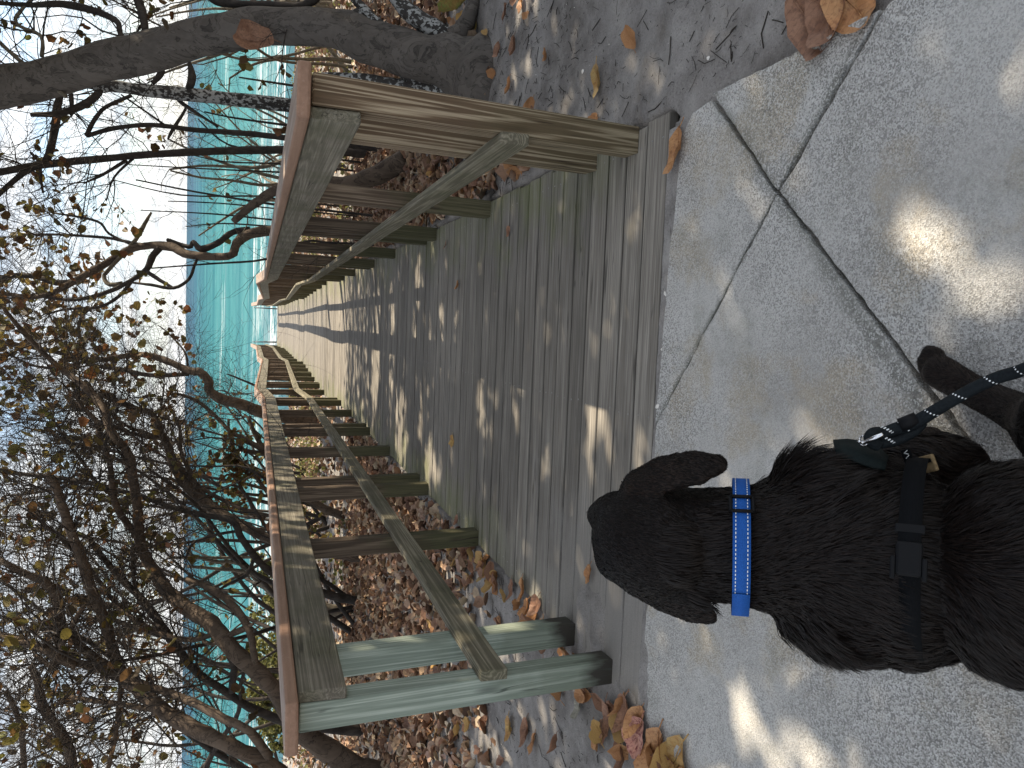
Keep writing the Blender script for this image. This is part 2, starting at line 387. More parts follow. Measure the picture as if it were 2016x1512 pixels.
# ------------------------------------------------------------------ terrain profile
SEA = -4.2
DECK_END = 34.0
PROFILE = [(-9, 0), (0, 0), (9.35, -.752), (10.9, -.77), (20.1, -1.68), (21.6, -1.69), (30.7, -2.38), (DECK_END, -2.42), (60, -2.42)]
def deck_z(y):
    for (a, za), (b, zb) in zip(PROFILE, PROFILE[1:]):
        if y <= b: return za + (zb - za) * (y - a) / (b - a)
    return PROFILE[-1][1]
DX0, DX1 = -1.225, 0.690
def fbm(x, y, o=3):
    s = 0; a = 1; t = 0
    for i in range(o): s += a * n3(x, y, i * 7.3); t += a; x *= 2.1; y *= 2.1; a *= .5
    return s / t
def ground_z(x, y):
    base = deck_z(y)
    if y > 24:
        t = sstep(24, 41, y); base = base * (1 - t) + (SEA - .05) * t
    if y > 41: base = SEA - .05 - (y - 41) * .05
    dx = max(x - DX1, DX0 - x)
    if y < 0: base -= .016
    rough = .012 * fbm(x * 5, y * 5) + .010 * fbm(x * 1.1 + 9, y * 1.1)
    amp = .10 * fbm(x * .35 + 3, y * .35, 2) + .04
    out = sstep(0.25, 3.5, dx)
    z = base - .010 + rough + amp * out
    if y > 0 and dx < 0.02:
        cover = sstep(-.50, -1.02, x) * math.exp(-((y - .42) / .6) ** 2)
        cover = max(cover, sstep(-.95, -1.24, x) * sstep(2.4, .2, y))
        k = sstep(0.02, -.05, dx)
        inner = base - .12 * (1 - cover) + .004 * cover + .022 * fbm(x * 3, y * 14 + 2) * cover
        z = z * (1 - k) + inner * k
    if y <= 0 and y > -.35 and x < -.5:
        z += .014 * sstep(-.5, -1.1, x) * sstep(-.35, -.02, y)
    if -.16 < y <= .004 and -1.25 < x < .66: z = max(z, -.006 + .006 * fbm(x * 9, y * 20) - .010 * sstep(.004, -.16, y))
    if x < DX0: z += .012 * sstep(1.5, .2, abs(y - .5))
    return z

def grid_obj(name, xs, ys, fz, mat):
    nx, ny = len(xs), len(ys)
    v = [(x, y, fz(x, y)) for y in ys for x in xs]
    f = [(j * nx + i, j * nx + i + 1, (j + 1) * nx + i + 1, (j + 1) * nx + i) for j in range(ny - 1) for i in range(nx - 1)]
    me = bpy.data.meshes.new(name); me.from_pydata(v, [], f); me.materials.append(mat)
    me.polygons.foreach_set('use_smooth', [True] * len(f)); me.update()
    return link(name, me)
def warp(a, b, n, k): # denser near 0
    t = np.linspace(math.asinh(a / k), math.asinh(b / k), n); return [k * math.sinh(q) for q in t]
xs = warp(-70, 70, 300, .9); ys = [q for q in warp(-9, 62, 330, 1.6)]
tag(grid_obj('ground', xs, ys, ground_z, SAND), 'grey sand of the dune beside the boardwalk and the beach below', kind='structure')
fx = [-3000, -400, -70]; 
mb = MB()
mb.add([(-4000, -60, -1.2), (4000, -60, -1.2), (4000, 24, -1.9), (-4000, 24, -1.9), (4000, 42, SEA - .3), (-4000, 42, SEA - .3)], [(0, 1, 2, 3), (3, 2, 4, 5)])
tag(mb.build('land', SAND, smooth=False), 'sandy land stretching along the shore', kind='structure')

# ------------------------------------------------------------------ ocean
def m_ocean():
    m = NT('sea_water'); co = m.coord('Object'); xyz = m.sep(co)
    y = xyz[1]
    ly = m.math('LOGARITHM', m.math('MAXIMUM', y, 20.), 10.)
    wob = m.noise(m.map(co, (.010, .035, 1)), 1, 4, .6)
    wob2 = m.noise(m.map(co, (.006, .032, 1)), 1, 10, .80)
    f = m.math('ADD', ly, m.math('MULTIPLY', m.math('SUBTRACT', wob, .5), .35))
    t = m.mr(f, 1.55, 3.45)
    col = m.ramp(t, [(0., (.050, .100, .130)), (.08, (.026, .112, .140)), (.30, (.014, .122, .138)), (.46, (.006, .088, .115)), (.60, (.004, .055, .100)), (.70, (.003, .030, .080)), (1., (.003, .022, .066))])
    col = m.mix(m.mr(wob2, .47, .58, 0, .75), col, m.mix(.5, col, (.10, .30, .30)))
    # foam: breakers parallel to the shore, thicker close in
    fo = m.noise(m.map(co, (.045, .55, 1)), 1, 6, .72, .6)
    near = m.mr(y, 44, 120, .085, 0.)
    thr = m.math('SUBTRACT', .66, near)
    foam = m.mr(m.math('SUBTRACT', fo, thr), 0.0, .05, 0, .9)
    band = m.math('MULTIPLY', m.mr(m.math('ABSOLUTE', m.math('SUBTRACT', m.math('ADD', y, m.math('MULTIPLY', wob, 26.)), 146.)), 0, 14, 1, 0), m.mr(m.noise(m.map(co, (.06, .22, 1)), 1, 8, .8), .52, .60, 0, .7))
    band2 = m.math('MULTIPLY', m.mr(m.math('ABSOLUTE', m.math('SUBTRACT', m.math('ADD', y, m.math('MULTIPLY', wob, 14.)), 72.)), 0, 9, 1, 0), m.mr(m.noise(m.map(co, (.12, .42, 1)), 1, 8, .8), .49, .57, 0, .8))
    band3 = m.math('MULTIPLY', m.mr(m.math('ABSOLUTE', m.math('SUBTRACT', m.math('ADD', y, m.math('MULTIPLY', wob, 8.)), 57.)), 0, 5, 1, 0), m.mr(m.noise(m.map(co, (.22, .6, 1)), 1, 8, .8), .47, .55, 0, .85))
    edge = m.mr(m.math('ADD', y, m.math('MULTIPLY', wob2, 5.)), 43.5, 45.5, .8, 0.)
    caps = m.mr(m.noise(m.map(co, (.012, .07, 1)), 1, 10, .82), .655, .70, 0, .75)
    col = m.mix(m.mr(m.noise(m.map(co, (.02, .11, 1), loc=(9, 4, 0)), 1, 8, .75), .36, .5, .45, 0), col, m.mix(.5, col, (.0, .05, .09)))
    for q in (band, band2, band3, edge, caps): foam = m.math('MAXIMUM', foam, q)
    col = m.mix(foam, col, (.56, .60, .62))
    w1 = m.noise(m.map(co, (.25, 1.1, 1)), 1.2, 5, .6); w2 = m.noise(m.map(co, (.03, .12, 1)), 1, 3, .5)
    b = m.bump(m.math('ADD', w1, m.math('MULTIPLY', w2, 4.)), .35, .5)
    return m.out(col, m.mix(foam, (.55,) * 3, (.8,) * 3), b, .04)
oy = [40 + 0.7 * i for i in range(0, 90)] + [103 * 1.07 ** i for i in range(1, 72)]
ox = [-6000, -2000, -700, -300, -160] + [-100 + 2.5 * i for i in range(81)] + [160, 300, 700, 2000, 6000]
def sea_z(x, y):
    a = sstep(45, 60, y) * (1 - sstep(150, 400, y))
    w = n3(x * .02, y * .13) * .22 + n3(x * .06, y * .4, 5) * .09
    crest = 0
    for yc, h in ((56, .28), (72, .40), (92, .25)):
        q = (y + 14 * n3(x * .01, y * .035, 3) - yc) / 2.2
        crest += .55 * h * math.exp(-q * q) * max(0, .4 + 1.2 * n3(x * .05, yc))
    return SEA + (w + max(0, crest)) * a
OCEAN = m_ocean()
tag(grid_obj('ocean', ox, oy, sea_z, OCEAN), 'turquoise sea with foam along the shore', kind='structure')

# ------------------------------------------------------------------ concrete footpath
def jag(a, b, n, amp, seed):
    out = []
    for i in range(n):
        t = i / n; x = a[0] + (b[0] - a[0]) * t; y = a[1] + (b[1] - a[1]) * t
        L = math.hypot(b[0] - a[0], b[1] - a[1]) or 1
        k = amp * (n3(t * L * 9, seed) * .6 + n3(t * L * 34, seed + 3) * .6) * (1 if 0 < i else 0)
        out.append((x - (b[1] - a[1]) / L * k, y + (b[0] - a[0]) / L * k))
    return out
def slab(poly, insets, seed, top=0.0):
    """polygon counter-clockwise; each edge pulled in by its own gap"""
    cx = sum(p[0] for p in poly) / len(poly); cy = sum(p[1] for p in poly) / len(poly)
    n = len(poly); lines = []
    for i in range(n):
        a, b = poly[i], poly[(i + 1) % n]; L = math.hypot(b[0] - a[0], b[1] - a[1])
        nx, ny = -(b[1] - a[1]) / L, (b[0] - a[0]) / L
        if nx * (cx - a[0]) + ny * (cy - a[1]) < 0: nx, ny = -nx, -ny
        g = insets[i % len(insets)]
        lines.append(((a[0] + nx * g, a[1] + ny * g), (b[0] + nx * g, b[1] + ny * g)))
    def isect(l1, l2):
        (x1, y1), (x2, y2) = l1; (x3, y3), (x4, y4) = l2
        d = (x1 - x2) * (y3 - y4) - (y1 - y2) * (x3 - x4)
        if abs(d) < 1e-7: return x3, y3
        a = x1 * y2 - y1 * x2; b = x3 * y4 - y3 * x4
        return (a * (x3 - x4) - (x1 - x2) * b) / d, (a * (y3 - y4) - (y1 - y2) * b) / d
    corners = [isect(lines[i - 1], lines[i]) for i in range(n)]
    pts = []
    for i in range(n):
        a, b = corners[i], corners[(i + 1) % n]
        k = max(2, int(math.hypot(b[0] - a[0], b[1] - a[1]) / .016))
        pts += jag(a, b, k, .008 if k > 12 else .005, seed + i * 3.1)
    bm = bmesh.new()
    ring = [bm.verts.new((x, y, 0)) for x, y in pts]
    f = bm.faces.new(ring)
    if f.normal.z < 0: f.normal_flip()
    ex = bmesh.ops.extrude_face_region(bm, geom=[f]); 
    for v in [e for e in ex['geom'] if isinstance(e, bmesh.types.BMVert)]: v.co.z -= .09
    bmesh.ops.recalc_face_normals(bm, faces=bm.faces)
    te = [e for e in bm.edges if all(v.co.z > -.01 for v in e.verts)]
    bmesh.ops.bevel(bm, geom=te, offset=.003, segments=2, profile=.6, affect='EDGES')
    bmesh.ops.triangulate(bm, faces=[q for q in bm.faces if len(q.verts) > 4])
    me = bpy.data.meshes.new('slab'); bm.to_mesh(me); bm.free(); me.materials.append(CONC)
    return me
path = empty('footpath'); tag(path, 'pale concrete footpath with cracked joints leading to the boardwalk', kind='structure')
X0 = (.373, -.50)
J1a, J1b = (.676, -.212), (-1.55, -2.42)
J1m = (-.181, -1.068)
for k, (poly, ins, z) in enumerate([
    ([X0, J1a, (.662, -.12), (.60, -.068), (.40, -.052), (.12, -.03), (-.29, -.010)], [.006, .0, .0, .0, .0, .0, .003], -.001),
    ([X0, (.722, -.79), (.706, -.5), (.692, -.205)], [.0045, 0, 0, .005], .001),
    ([X0, (-.29, -.010), (-1.255, -.012), (-1.284, -.254), (-1.40, -.75), (-1.75, -2.6), J1b, J1m], [.003, .004, 0, 0, 0, .004, .006, .006], 0.0),
    ([X0, J1m, J1b, (-1.3, -3.3), (1.2, -3.3), (.86, -1.6), (.728, -.80)], [.006, .006, .004, 0, 0, 0, .0045], -.002)]):
    o = link('slab', slab(poly, ins, k * 5.7), path, (0, 0, z))

sxs = [-1.27 + .012 * i for i in range(162)]; sys_ = [-.18 + .0092 * i for i in range(21)]
tag(grid_obj('sand_strip', sxs, sys_, lambda x, y: -.0045 + .004 * fbm(x * 14, y * 30) + .006 * sstep(-.6, -1.2, x) - .02 * sstep(-.02, -.18, y) - (.0 if x < .64 else .02), SAND), 'grey sand filling the gap between the first plank and the concrete', kind='structure')

# ------------------------------------------------------------------ boardwalk
bw = empty('boardwalk', (0, 0, 0))
tag(bw, 'long grey plank boardwalk sloping down the dune toward the sea', 'boardwalk')
PITCH = .1431
pm = [box_mesh('plank', DX1 - DX0, .1362, .036, W_PLANK, bev=.0045, seed=i, jig=.0011) for i in range(6)]
y = .07; i = 0
while y < DECK_END:
    za = deck_z(y); s = (deck_z(y + .05) - deck_z(y - .05)) / .1
    o = link('plank', pm[RNG.randrange(6)], bw, ((DX0 + DX1) / 2 + RNG.uniform(-.006, .006), y, za - .018 + RNG.uniform(-.0016, .0016)))
    o.rotation_euler = (math.atan(s), RNG.uniform(-.001, .001), RNG.uniform(-.0012, .0012) + (math.pi if RNG.random() < .5 else 0))
    if abs(o.rotation_euler[2]) > 1: o.rotation_euler[0] *= -1
    y += PITCH; i += 1
# joists below the planks
for xj in (DX0 + .07, -.27, DX1 - .07):
    for (a, za), (b, zb) in zip(PROFILE[1:7], PROFILE[2:8]):
        a2 = max(a, .02); L = math.hypot(b - a2, zb - za)
        o = link('joist', box_mesh('joist', .038, L, .14, W_DARK, bev=0), bw, (xj, (a2 + b) / 2, (za + zb) / 2 - .036 - .075))
        o.rotation_euler = (math.atan2(zb - za, b - a2), 0, 0)
# screw heads on the near planks
mbs = MB()
for i in range(60):
    yy = .07 + i * PITCH
    for xx in (DX0 + .07, -.27, DX1 - .07):
        for dy in (-.035, .035):
            z = deck_z(yy + dy) + .0012
            c = Vector((xx + RNG.uniform(-.006, .006), yy + dy, z)); 
            vs = [c + Vector((math.cos(a) * .0042, math.sin(a) * .0042, -.002)) for a in [k * math.pi / 3 for k in range(6)]]
            mbs.add(vs + [c + Vector((0, 0, .0006))], [(k, (k + 1) % 6, 6) for k in range(6)])
SCREW = NT('screw').out((.30, .29, .27), .5, None, .5, .7)
o = mbs.build('screws', SCREW, bw); o['kind'] = 'stuff'

# ------------------------------------------------------------------ railings
PY = []
k = 0
while k * 3.04 + .20 < DECK_END - .3:
    b = k * 3.04 + .20
    PY.append(b); PY.append(b + .33)
    if b + 1.72 < DECK_END - .3: PY.append(b + 1.72)
    k += 1
def profile_pts(y0, y1):
    ys_ = [y0] + [p[0] for p in PROFILE if y0 < p[0] < y1] + [y1]
    return [(q, deck_z(q)) for q in ys_]
def board(parent, name, xc, wx, hz, zoff, y0, y1, mat, chamf=0, bev=.004):
    L = math.hypot(y1 - y0, deck_z(y1) - deck_z(y0))
    me = box_mesh(name, wx, L, hz, mat, bev=bev, segs=2 if bev > .004 else 1)
    if chamf:
        bm = bmesh.new(); bm.from_mesh(me)
        for v in bm.verts:
            if v.co.y < -L / 2 + .02 and v.co.x * chamf > 0: v.co.y += .030
        bm.to_mesh(me); bm.free()
    o = link(name, me, parent, (xc, (y0 + y1) / 2, (deck_z(y0) + deck_z(y1)) / 2 + zoff))
    o.rotation_euler = (math.atan2(deck_z(y1) - deck_z(y0), y1 - y0), 0, 0)
    return o
POST_H = 1.075
def railing(side):
    right = side > 0
    px = .652 if right else -1.1875          # post centre
    fx_ = .588 if right else -1.1235         # side board centre
    hx = .588 if right else -1.1235
    capx = .630 if right else -1.1685
    t = empty('wooden_railing', (px, .2, 0)); bpy.context.view_layer.update()
    def fix(o): o.location = Vector(o.location) - Vector(t.location); return o
    posts = {}
    near = W_POST_R if right else W_POST_L
    sunk = .0 
    meP = {}
    for i, yy in enumerate(PY):
        mt = near if i < 2 else W_POST
        key = mt.name
        if key not in meP: meP[key] = [box_mesh('post', .089, .089, POST_H, mt, bev=.005, seed=q, jig=.0009, segs=2) for q in range(3)]
        zb = deck_z(yy + .045)
        o = fix(link('post', meP[key][i % 3], t, (px, yy + .045, zb + POST_H / 2 - .0)))
        o.rotation_euler = (RNG.uniform(-.006, .006), RNG.uniform(-.005, .005), RNG.choice((0, math.pi)))
        if i < 2 and not right: o['label'] = 'pale green treated post with dirty foot'
    # boards, one length per two sections, joined over the double posts, bent at the landings
    brk = sorted(set([.125 if right else .10, 6.45, 9.35, 10.9, 15.6, 20.1, 21.6, 27.7, 30.7, DECK_END]))
    for a, b in zip(brk, brk[1:]):
        fix(board(t, 'cap_board', capx, .146, .040, 1.098, a - (.0 if a < 1 else -.002), b - .002, W_CAP, chamf=(-1 if right else 1) if a < 1 else 0, bev=.009))
        fix(board(t, 'side_board', fx_, .037, .142, .992 + .012, (.205 if a < 1 else a) + .001, b - .002, W_FASC))
        fix(board(t, 'handrail', hx, .037, .092, .458, (.17 if a < 1 else a) + .001, b - .002, W_RAIL, bev=.005))
    return t
tr = railing(1); tag(tr, 'right-hand weathered wooden railing, front posts brown with strong grain', 'railing')
tl = railing(-1); tag(tl, 'left-hand wooden railing with two pale green front posts', 'railing')

# metal stair rails at the far end of the boardwalk
METAL = NT('dull_metal').out((.10, .12, .14), .45, None, .5, .6)
for sx, lab in ((.50, 'thin grey metal handrail at the far end, on the right side'), (-1.02, 'thin grey metal handrail at the far end, on the left side')):
    t = empty('metal_handrail', (sx, DECK_END + .1, deck_z(DECK_END))); tag(t, lab, 'handrail', 'metal handrails at the far end of the boardwalk')
    for yy, zz in ((0, 0), (1.2, -.7)):
        b = MB(); tube(b, [(0, yy, zz - (.9 if yy else 0), .022), (0, yy, zz + .98, .022)], 8); b.build('post', METAL, t)
    for h in (.98, .55):
        b = MB(); tube(b, [(0, -.12, h, .018), (0, 0, h, .018), (0, 1.2, h - .7, .018), (0, 1.45, h - .75, .018)], 8); b.build('rail', METAL, t)
# steps below the end
st = empty('wooden_steps', (-.27, DECK_END + .02, deck_z(DECK_END))); tag(st, 'wooden steps dropping from the far end of the boardwalk to the beach', 'steps')
stm = box_mesh('step', 1.6, .28, .04, W_PLANK, bev=.004)
for i in range(8): link('step', stm, st, (0, .15 + i * .28, -.17 * (i + 1)))

# ------------------------------------------------------------------ leaves
def leaf_geo(r, cup=.25, fold=.2, curl=0.0, n=8, rng=RNG, stem=True):
    """round sea-grape style leaf, unit size r, lying in xy, midrib along +y"""
    vs = [Vector((0, -.95 * r, 0)), Vector((0, -.3 * r, -fold * .12 * r)), Vector((0, .35 * r, -fold * .1 * r)), Vector((0, .98 * r, 0))]
    fs = []
    half = max(3, n // 2)
    for sgn in (-1, 1):
        b = len(vs)
        for k in range(1, half):
            a = math.pi * k / half
            w = math.sin(a) ** .8 * r * (.86 + .06 * rng.uniform(-1, 1)); yy = -math.cos(a) * r * .98
            z = (w * fold + cup * (w * w + yy * yy) / r * .6) + rng.uniform(-.04, .04) * r
            vs.append(Vector((sgn * w, yy, z)))
        idx = list(range(b, b + half - 1))
        m_ = len(idx)
        spine = [0, 1, 2, 3]
        # fan strips
        f = []
        f.append((0, idx[0], 1))
        for j in range(m_ - 1):
            sp = 1 if j < m_ // 2 else 2
            f.append((sp, idx[j], idx[j + 1]))
            if j == m_ // 2 - 1 or (m_ // 2 == 0 and j == 0): f.append((1, idx[j + 1], 2))
        f.append((2, idx[-1], 3))
        if m_ == 1: f = [(0, idx[0], 1), (1, idx[0], 2), (2, idx[0], 3)]
        if sgn > 0: f = [(a_, c_, b_) for a_, b_, c_ in f]
        f = [(c_, b_, a_) for a_, b_, c_ in f]
        fs += f
    if curl:
        for v in vs:
            t = v.y / r * curl; v.z += r * (1 - math.cos(t)) * .9; v.y = r * math.sin(t) / max(curl, .01) if curl > .3 else v.y
    return vs, fs
LEAFV = [leaf_geo(1, cup=random.Random(s).uniform(.05, .55), fold=random.Random(s + 9).uniform(.05, .6), curl=random.Random(s + 5).uniform(0, .9), n=6 + 2 * (s % 2), rng=random.Random(s)) for s in range(14)]
def put_leaf(mb, p, r, rot, rng, val=None):
    vs, fs = rng.choice(LEAFV)
    e = Matrix.Rotation(rot[2], 3, 'Z') @ Matrix.Rotation(rot[0], 3, 'X') @ Matrix.Rotation(rot[1], 3, 'Y')
    w = rng.uniform(.7, 1.05)
    mb.add([p + e @ Vector((v.x * r * w, v.y * r, v.z * r)) for v in vs], fs, rng.random() if val is None else val)

# ------------------------------------------------------------------ trees
def grow(tw, lv, p, d, r, L, level, rng, bias, leafy, lr=.05, maxlev=2):
    n = 5 if level < 2 else 4
    pts = [(p.x, p.y, p.z, r)]; q = Vector(p); dd = Vector(d).normalized()
    mid = []
    for i in range(n):
        dd = (dd + Vector((rng.gauss(0, .24), rng.gauss(0, .24), rng.gauss(0, .2))) + bias * .10).normalized()
        q = q + dd * (L / n); rr = r * (1 - .62 * (i + 1) / n)
        pts.append((q.x, q.y, q.z, rr)); mid.append((Vector(q), Vector(dd), rr))
    tube(tw, pts, 4 if level < 2 else 3, cap=False)
    if level < maxlev:
        for j in range(rng.choice((2, 3, 3, 4)) + (1 if level == 0 else 0)):
            c, cd, cr = mid[rng.randrange(1, n)] if rng.random() < .8 else mid[-1]
            perp = Vector((rng.gauss(0, 1), rng.gauss(0, 1), rng.gauss(0, 1))); perp = (perp - cd * perp.dot(cd)).normalized()
            grow(tw, lv, c, cd * .8 + perp * rng.uniform(.5, 1.0), max(.0018, cr * .7), L * rng.uniform(.45, .75), level + 1, rng, bias, leafy, lr, maxlev)
    if lv is not None and leafy > 0 and level >= maxlev - 1:
        c, cd, cr = mid[-1]
        if rng.random() < leafy * 2.6:
            for _ in range(rng.choice((1, 2, 2, 3, 4))):
                rr = lr * rng.uniform(.6, 1.2)
                pp = c + Vector((rng.gauss(0, 1), rng.gauss(0, 1), rng.gauss(-.3, 1))).normalized() * rr * rng.uniform(.8, 1.5)
                lv.append((pp, rr, (rng.uniform(-1.4, 1.4), rng.uniform(-1, 1), rng.uniform(0, 6.3))))

class Tree:
    def __init__(s, name, label, cat, Y0, kx=0.0, xb=550, amp=.4, ph=0.0, group=None, mat=BARK_DARK, branch_mat=None):
        s.Y0, s.kx, s.xb, s.amp, s.ph = Y0, kx, xb, amp, ph
        s.mat = mat; s.bm = branch_mat or mat; s.e = None; s.name = name; s.label = label; s.cat = cat; s.group = group
        s.tw = MB(); s.leaves = []; s.rng = random.Random(int(Y0 * 100 + ph * 37 + xb)); s.lines = []
        s.first = True
    def P(s, x, y):
        Y = s.Y0 + s.kx * (s.xb - x) / 500.0 + s.amp * math.sin(y / 90.0 + s.ph + x / 170.) 
        return at_y(x, y, Y)
    def line(s, pts, ground=False, sides=9, name='branch', mat=None, wob=.18):
        """pts: (x, y, width_px) traced from the thin end or the thick end; ground: the last point is run down to the soil"""
        P = []
        for x, y, w in pts:
            p = s.P(x, y); q = project(p); P.append((p.x, p.y, p.z, w * .5 * q[2] / F_PX))
        if ground:
            a, b = Vector(P[-2][:3]), Vector(P[-1][:3]); d = (b - a).normalized(); d = (d * (.25 if s.cat == 'sapling' else 1) + Vector((0, 0, -.55))).normalized()
            q = Vector(b); r = P[-1][3]
            for _ in range(12):
                gz = ground_z(q.x, q.y)
                if q.z < gz - .08: break
                q = q + d * max(.12, (q.z - gz) * .3); d = (d + Vector((0, 0, -.12))).normalized(); r *= 1.035
                if q.x > -1.38 and b.x < -1: q.x = -1.38
                if q.x < .82 and b.x > 0: q.x = .82
                P.append((q.x, q.y, q.z, r))
            base = Vector((q.x, q.y, ground_z(q.x, q.y)))
        if s.e is None:
            bl = Vector(P[-1][:3]); s.e = empty(s.name, (bl.x, bl.y, ground_z(bl.x, bl.y))); tag(s.e, s.label, s.cat, s.group)
        sm = catmull(P, 4); mb = MB(); tube(mb, [(*q[:3], max(.001, q[3])) for q in sm], sides, wob=wob, seed=s.ph + len(s.lines))
        o = mb.build(name, mat or (s.mat if name == 'trunk' else s.bm)); o.parent = s.e; o.location = -s.e.location
        s.lines.append(sm); return o
    def twigs(s, n, L=.6, r=.006, bias=(0, 0, .6), leafy=.1, lr=.05, start=0.0, lines=None, keep=None, maxlev=2, xmax=None):
        bias = Vector(bias); src = s.lines if lines is None else [s.lines[i] for i in lines]
        wts = [sum((Vector(a[:3]) - Vector(b[:3])).length for a, b in zip(l, l[1:])) for l in src]
        for _ in range(n):
            l = s.rng.choices(src, wts)[0]
            i = s.rng.randrange(0, max(1, int(len(l) * (1 - start)) - 1))
            a, b = Vector(l[i][:3]), Vector(l[i + 1][:3]); d = (a - b).normalized()
            if xmax:
                q = project(a)
                if q and q[0] > xmax: continue
            perp = Vector((s.rng.gauss(0, 1), s.rng.gauss(0, 1), s.rng.gauss(0, 1))); perp = (perp - d * perp.dot(d)).normalized()
            dd = d * .5 + perp + bias * .6
            grow(s.tw, s.leaves, a, dd, min(r * s.rng.uniform(.6, 1.3), l[i][3] * .8), L * s.rng.uniform(.5, 1.4), 0, s.rng, bias, leafy, lr, maxlev)
    def finish(s, mat_leaf=CROWN, singles=0, twmat=None):
        if s.tw.v:
            o = s.tw.build('twigs', twmat or s.bm); o.parent = s.e; o.location = -s.e.location; o['kind'] = 'stuff'
        s.leaves = [q_ for q_ in s.leaves if not (DX0 - .25 < q_[0].x < DX1 + .2 and 0 < q_[0].y < 40 and q_[0].z < deck_z(q_[0].y) + 2.1)]
        if s.leaves:
            seen = sorted([(-(l[1] / max(.3, (l[0] - CAMP).length)), i) for i, l in enumerate(s.leaves) if in_view(l[0], 0)])[:singles]
            pick = {i for _, i in seen}
            mb = MB()
            for i, (p, r, rot) in enumerate(s.leaves):
                if i in pick: 
                    o = link('leaf', s.rng.choice(leaf_meshes(mat_leaf)), s.e, p - s.e.location); o.scale = (r,) * 3
                    o.rotation_euler = rot
                else: put_leaf(mb, p, r, rot, s.rng)
            if mb.v:
                o = mb.build('crown', mat_leaf, attr=True); o.parent = s.e; o.location = -s.e.location; o['kind'] = 'stuff'
_lm = {}
def leaf_meshes(mat):
    if mat.name not in _lm:
        L = []
        for i, (vs, fs) in enumerate(LEAFV[:8]):
            mb = MB(); mb.add([tuple(v) for v in vs], fs, (i * .37 + .1) % 1); L.append(mb.mesh('leaf', mat, attr=True))
        _lm[mat.name] = L
    return _lm[mat.name]
exec_trees = True

# --- big grey trunk on the right
T = Tree('sea_grape_tree', 'thick grey tree trunk with mottled bark rising behind the right railing', 'tree', 2.35, kx=.9, xb=900, amp=.05, ph=1.0, mat=BARK_BIG, branch_mat=BARK_DARK)
T.line([(-260, 260, 60), (-120, 215, 70), (0, 171, 84), (75, 158, 76), (178, 130, 73), (298, 100, 78), (387, 74, 71), (476, 57, 75), (565, 50, 70), (660, 56, 74), (740, 88, 84), (830, 118, 96), (895, 132, 118), (925, 146, 150), (960, 158, 190)], name='trunk', sides=20, ground=True, wob=.2)
for rp in ([(850, 110, 60), (900, 70, 44), (925, 30, 30), (938, -20, 18)], [(860, 130, 60), (905, 165, 46), (930, 192, 30), (945, 212, 14)], [(850, 120, 60), (905, 120, 60), (935, 100, 40), (955, 80, 22), (965, 64, 12)]): T.line(rp, mat=BARK_BIG, name='root', wob=.25)
T.line([(700, 20, 20), (718, 56, 28), (748, 95, 30), (777, 124, 28), (822, 166, 22), (850, 176, 18)], mat=BARK_LICH)
T.line([(690, -10, 16), (748, 50, 20), (807, 89, 17), (867, 127, 14), (920, 158, 9), (950, 172, 5)], mat=BARK_LICH)
T.line([(634, 146, 8), (672, 150, 14), (718, 154, 18), (792, 169, 24), (852, 175, 26), (911, 184, 34)], mat=BARK_LICH)
T.line([(560, 20, 8), (640, 50, 10), (718, 68, 11), (822, 86, 12), (881, 83, 11), (914, 70, 12), (925, 40, 14)], mat=BARK_TAN)
T.line([(760, -30, 20), (800, 20, 34), (850, 55, 40), (885, 80, 40), (915, 110, 50)], mat=BARK_LICH)
T.line([(640, -30, 26), (600, 10, 16), (520, 8, 14), (440, 5, 18), (400, -20, 24)], mat=BARK_DARK)
T.line([(0, 6, 8), (60, 10, 10), (120, 8, 14), (180, 20, 14), (228, 40, 12), (236, 62, 10), (240, 80, 10)], mat=BARK_DARK)
T.line([(262, -40, 16), (272, 0, 17), (281, 30, 16), (286, 62, 14)], mat=BARK_DARK)
T.line([(130, -60, 6), (30, 36, 7), (80, 70, 7), (82, 112, 8)], mat=BARK_TAN)
T.line([(-5, 80, 8), (40, 120, 8), (80, 150, 10), (130, 190, 8)], mat=BARK_TAN)
# branches arching over the walk, out of the picture, reaching toward the unseen shading crown
for pts3 in ([(-60, 180, 60), (-300, 330, 50), (-700, 300, 36), (-1200, 100, 20)], [(-120, 215, 50), (-420, 100, 50), (-900, -200, 40), (-1500, -500, 20)], [(-260, 260, 40), (-600, 600, 34), (-1000, 900, 20)]):
    T.line(list(reversed(pts3))[::1], mat=BARK_BRN)
T.twigs(50, L=.5, r=.005, leafy=.05, lr=.035, lines=[9, 10, 11, 12, 13], bias=(.3, .2, .3))
BIG = T

# --- lichen covered pole next to it
T2 = Tree('sea_grape_tree', 'thin dark tree stem speckled with white lichen beside the thick grey trunk', 'tree', 5.2, kx=.2, xb=560, amp=.1, ph=2.0, mat=BARK_LICH, branch_mat=BARK_DARK)
T2.line([(-60, 140, 20), (0, 146, 20), (75, 152, 21), (149, 160, 22), (238, 172, 23), (327, 182, 25), (446, 194, 26), (565, 207, 27), (600, 214, 27)], ground=True, name='trunk', sides=12)
T2.line([(60, 226, 8), (119, 223, 13), (167, 205, 15), (193, 184, 14), (200, 165, 12)])
T2.line([(140, 228, 5), (141, 200, 9), (135, 160, 8)])
T2.line([(300, 165, 8), (318, 140, 14), (300, 120, 10), (285, 110, 8)])
T2.line([(372, 120, 6), (378, 150, 16), (372, 175, 14)])
T2.line([(430, 250, 4), (362, 206, 8), (345, 190, 10), (300, 182, 10)])
T2.twigs(34, L=.7, r=.006, bias=(-.1, 0, .4), leafy=.012, lr=.04, start=.35, xmax=330)
T2.finish()

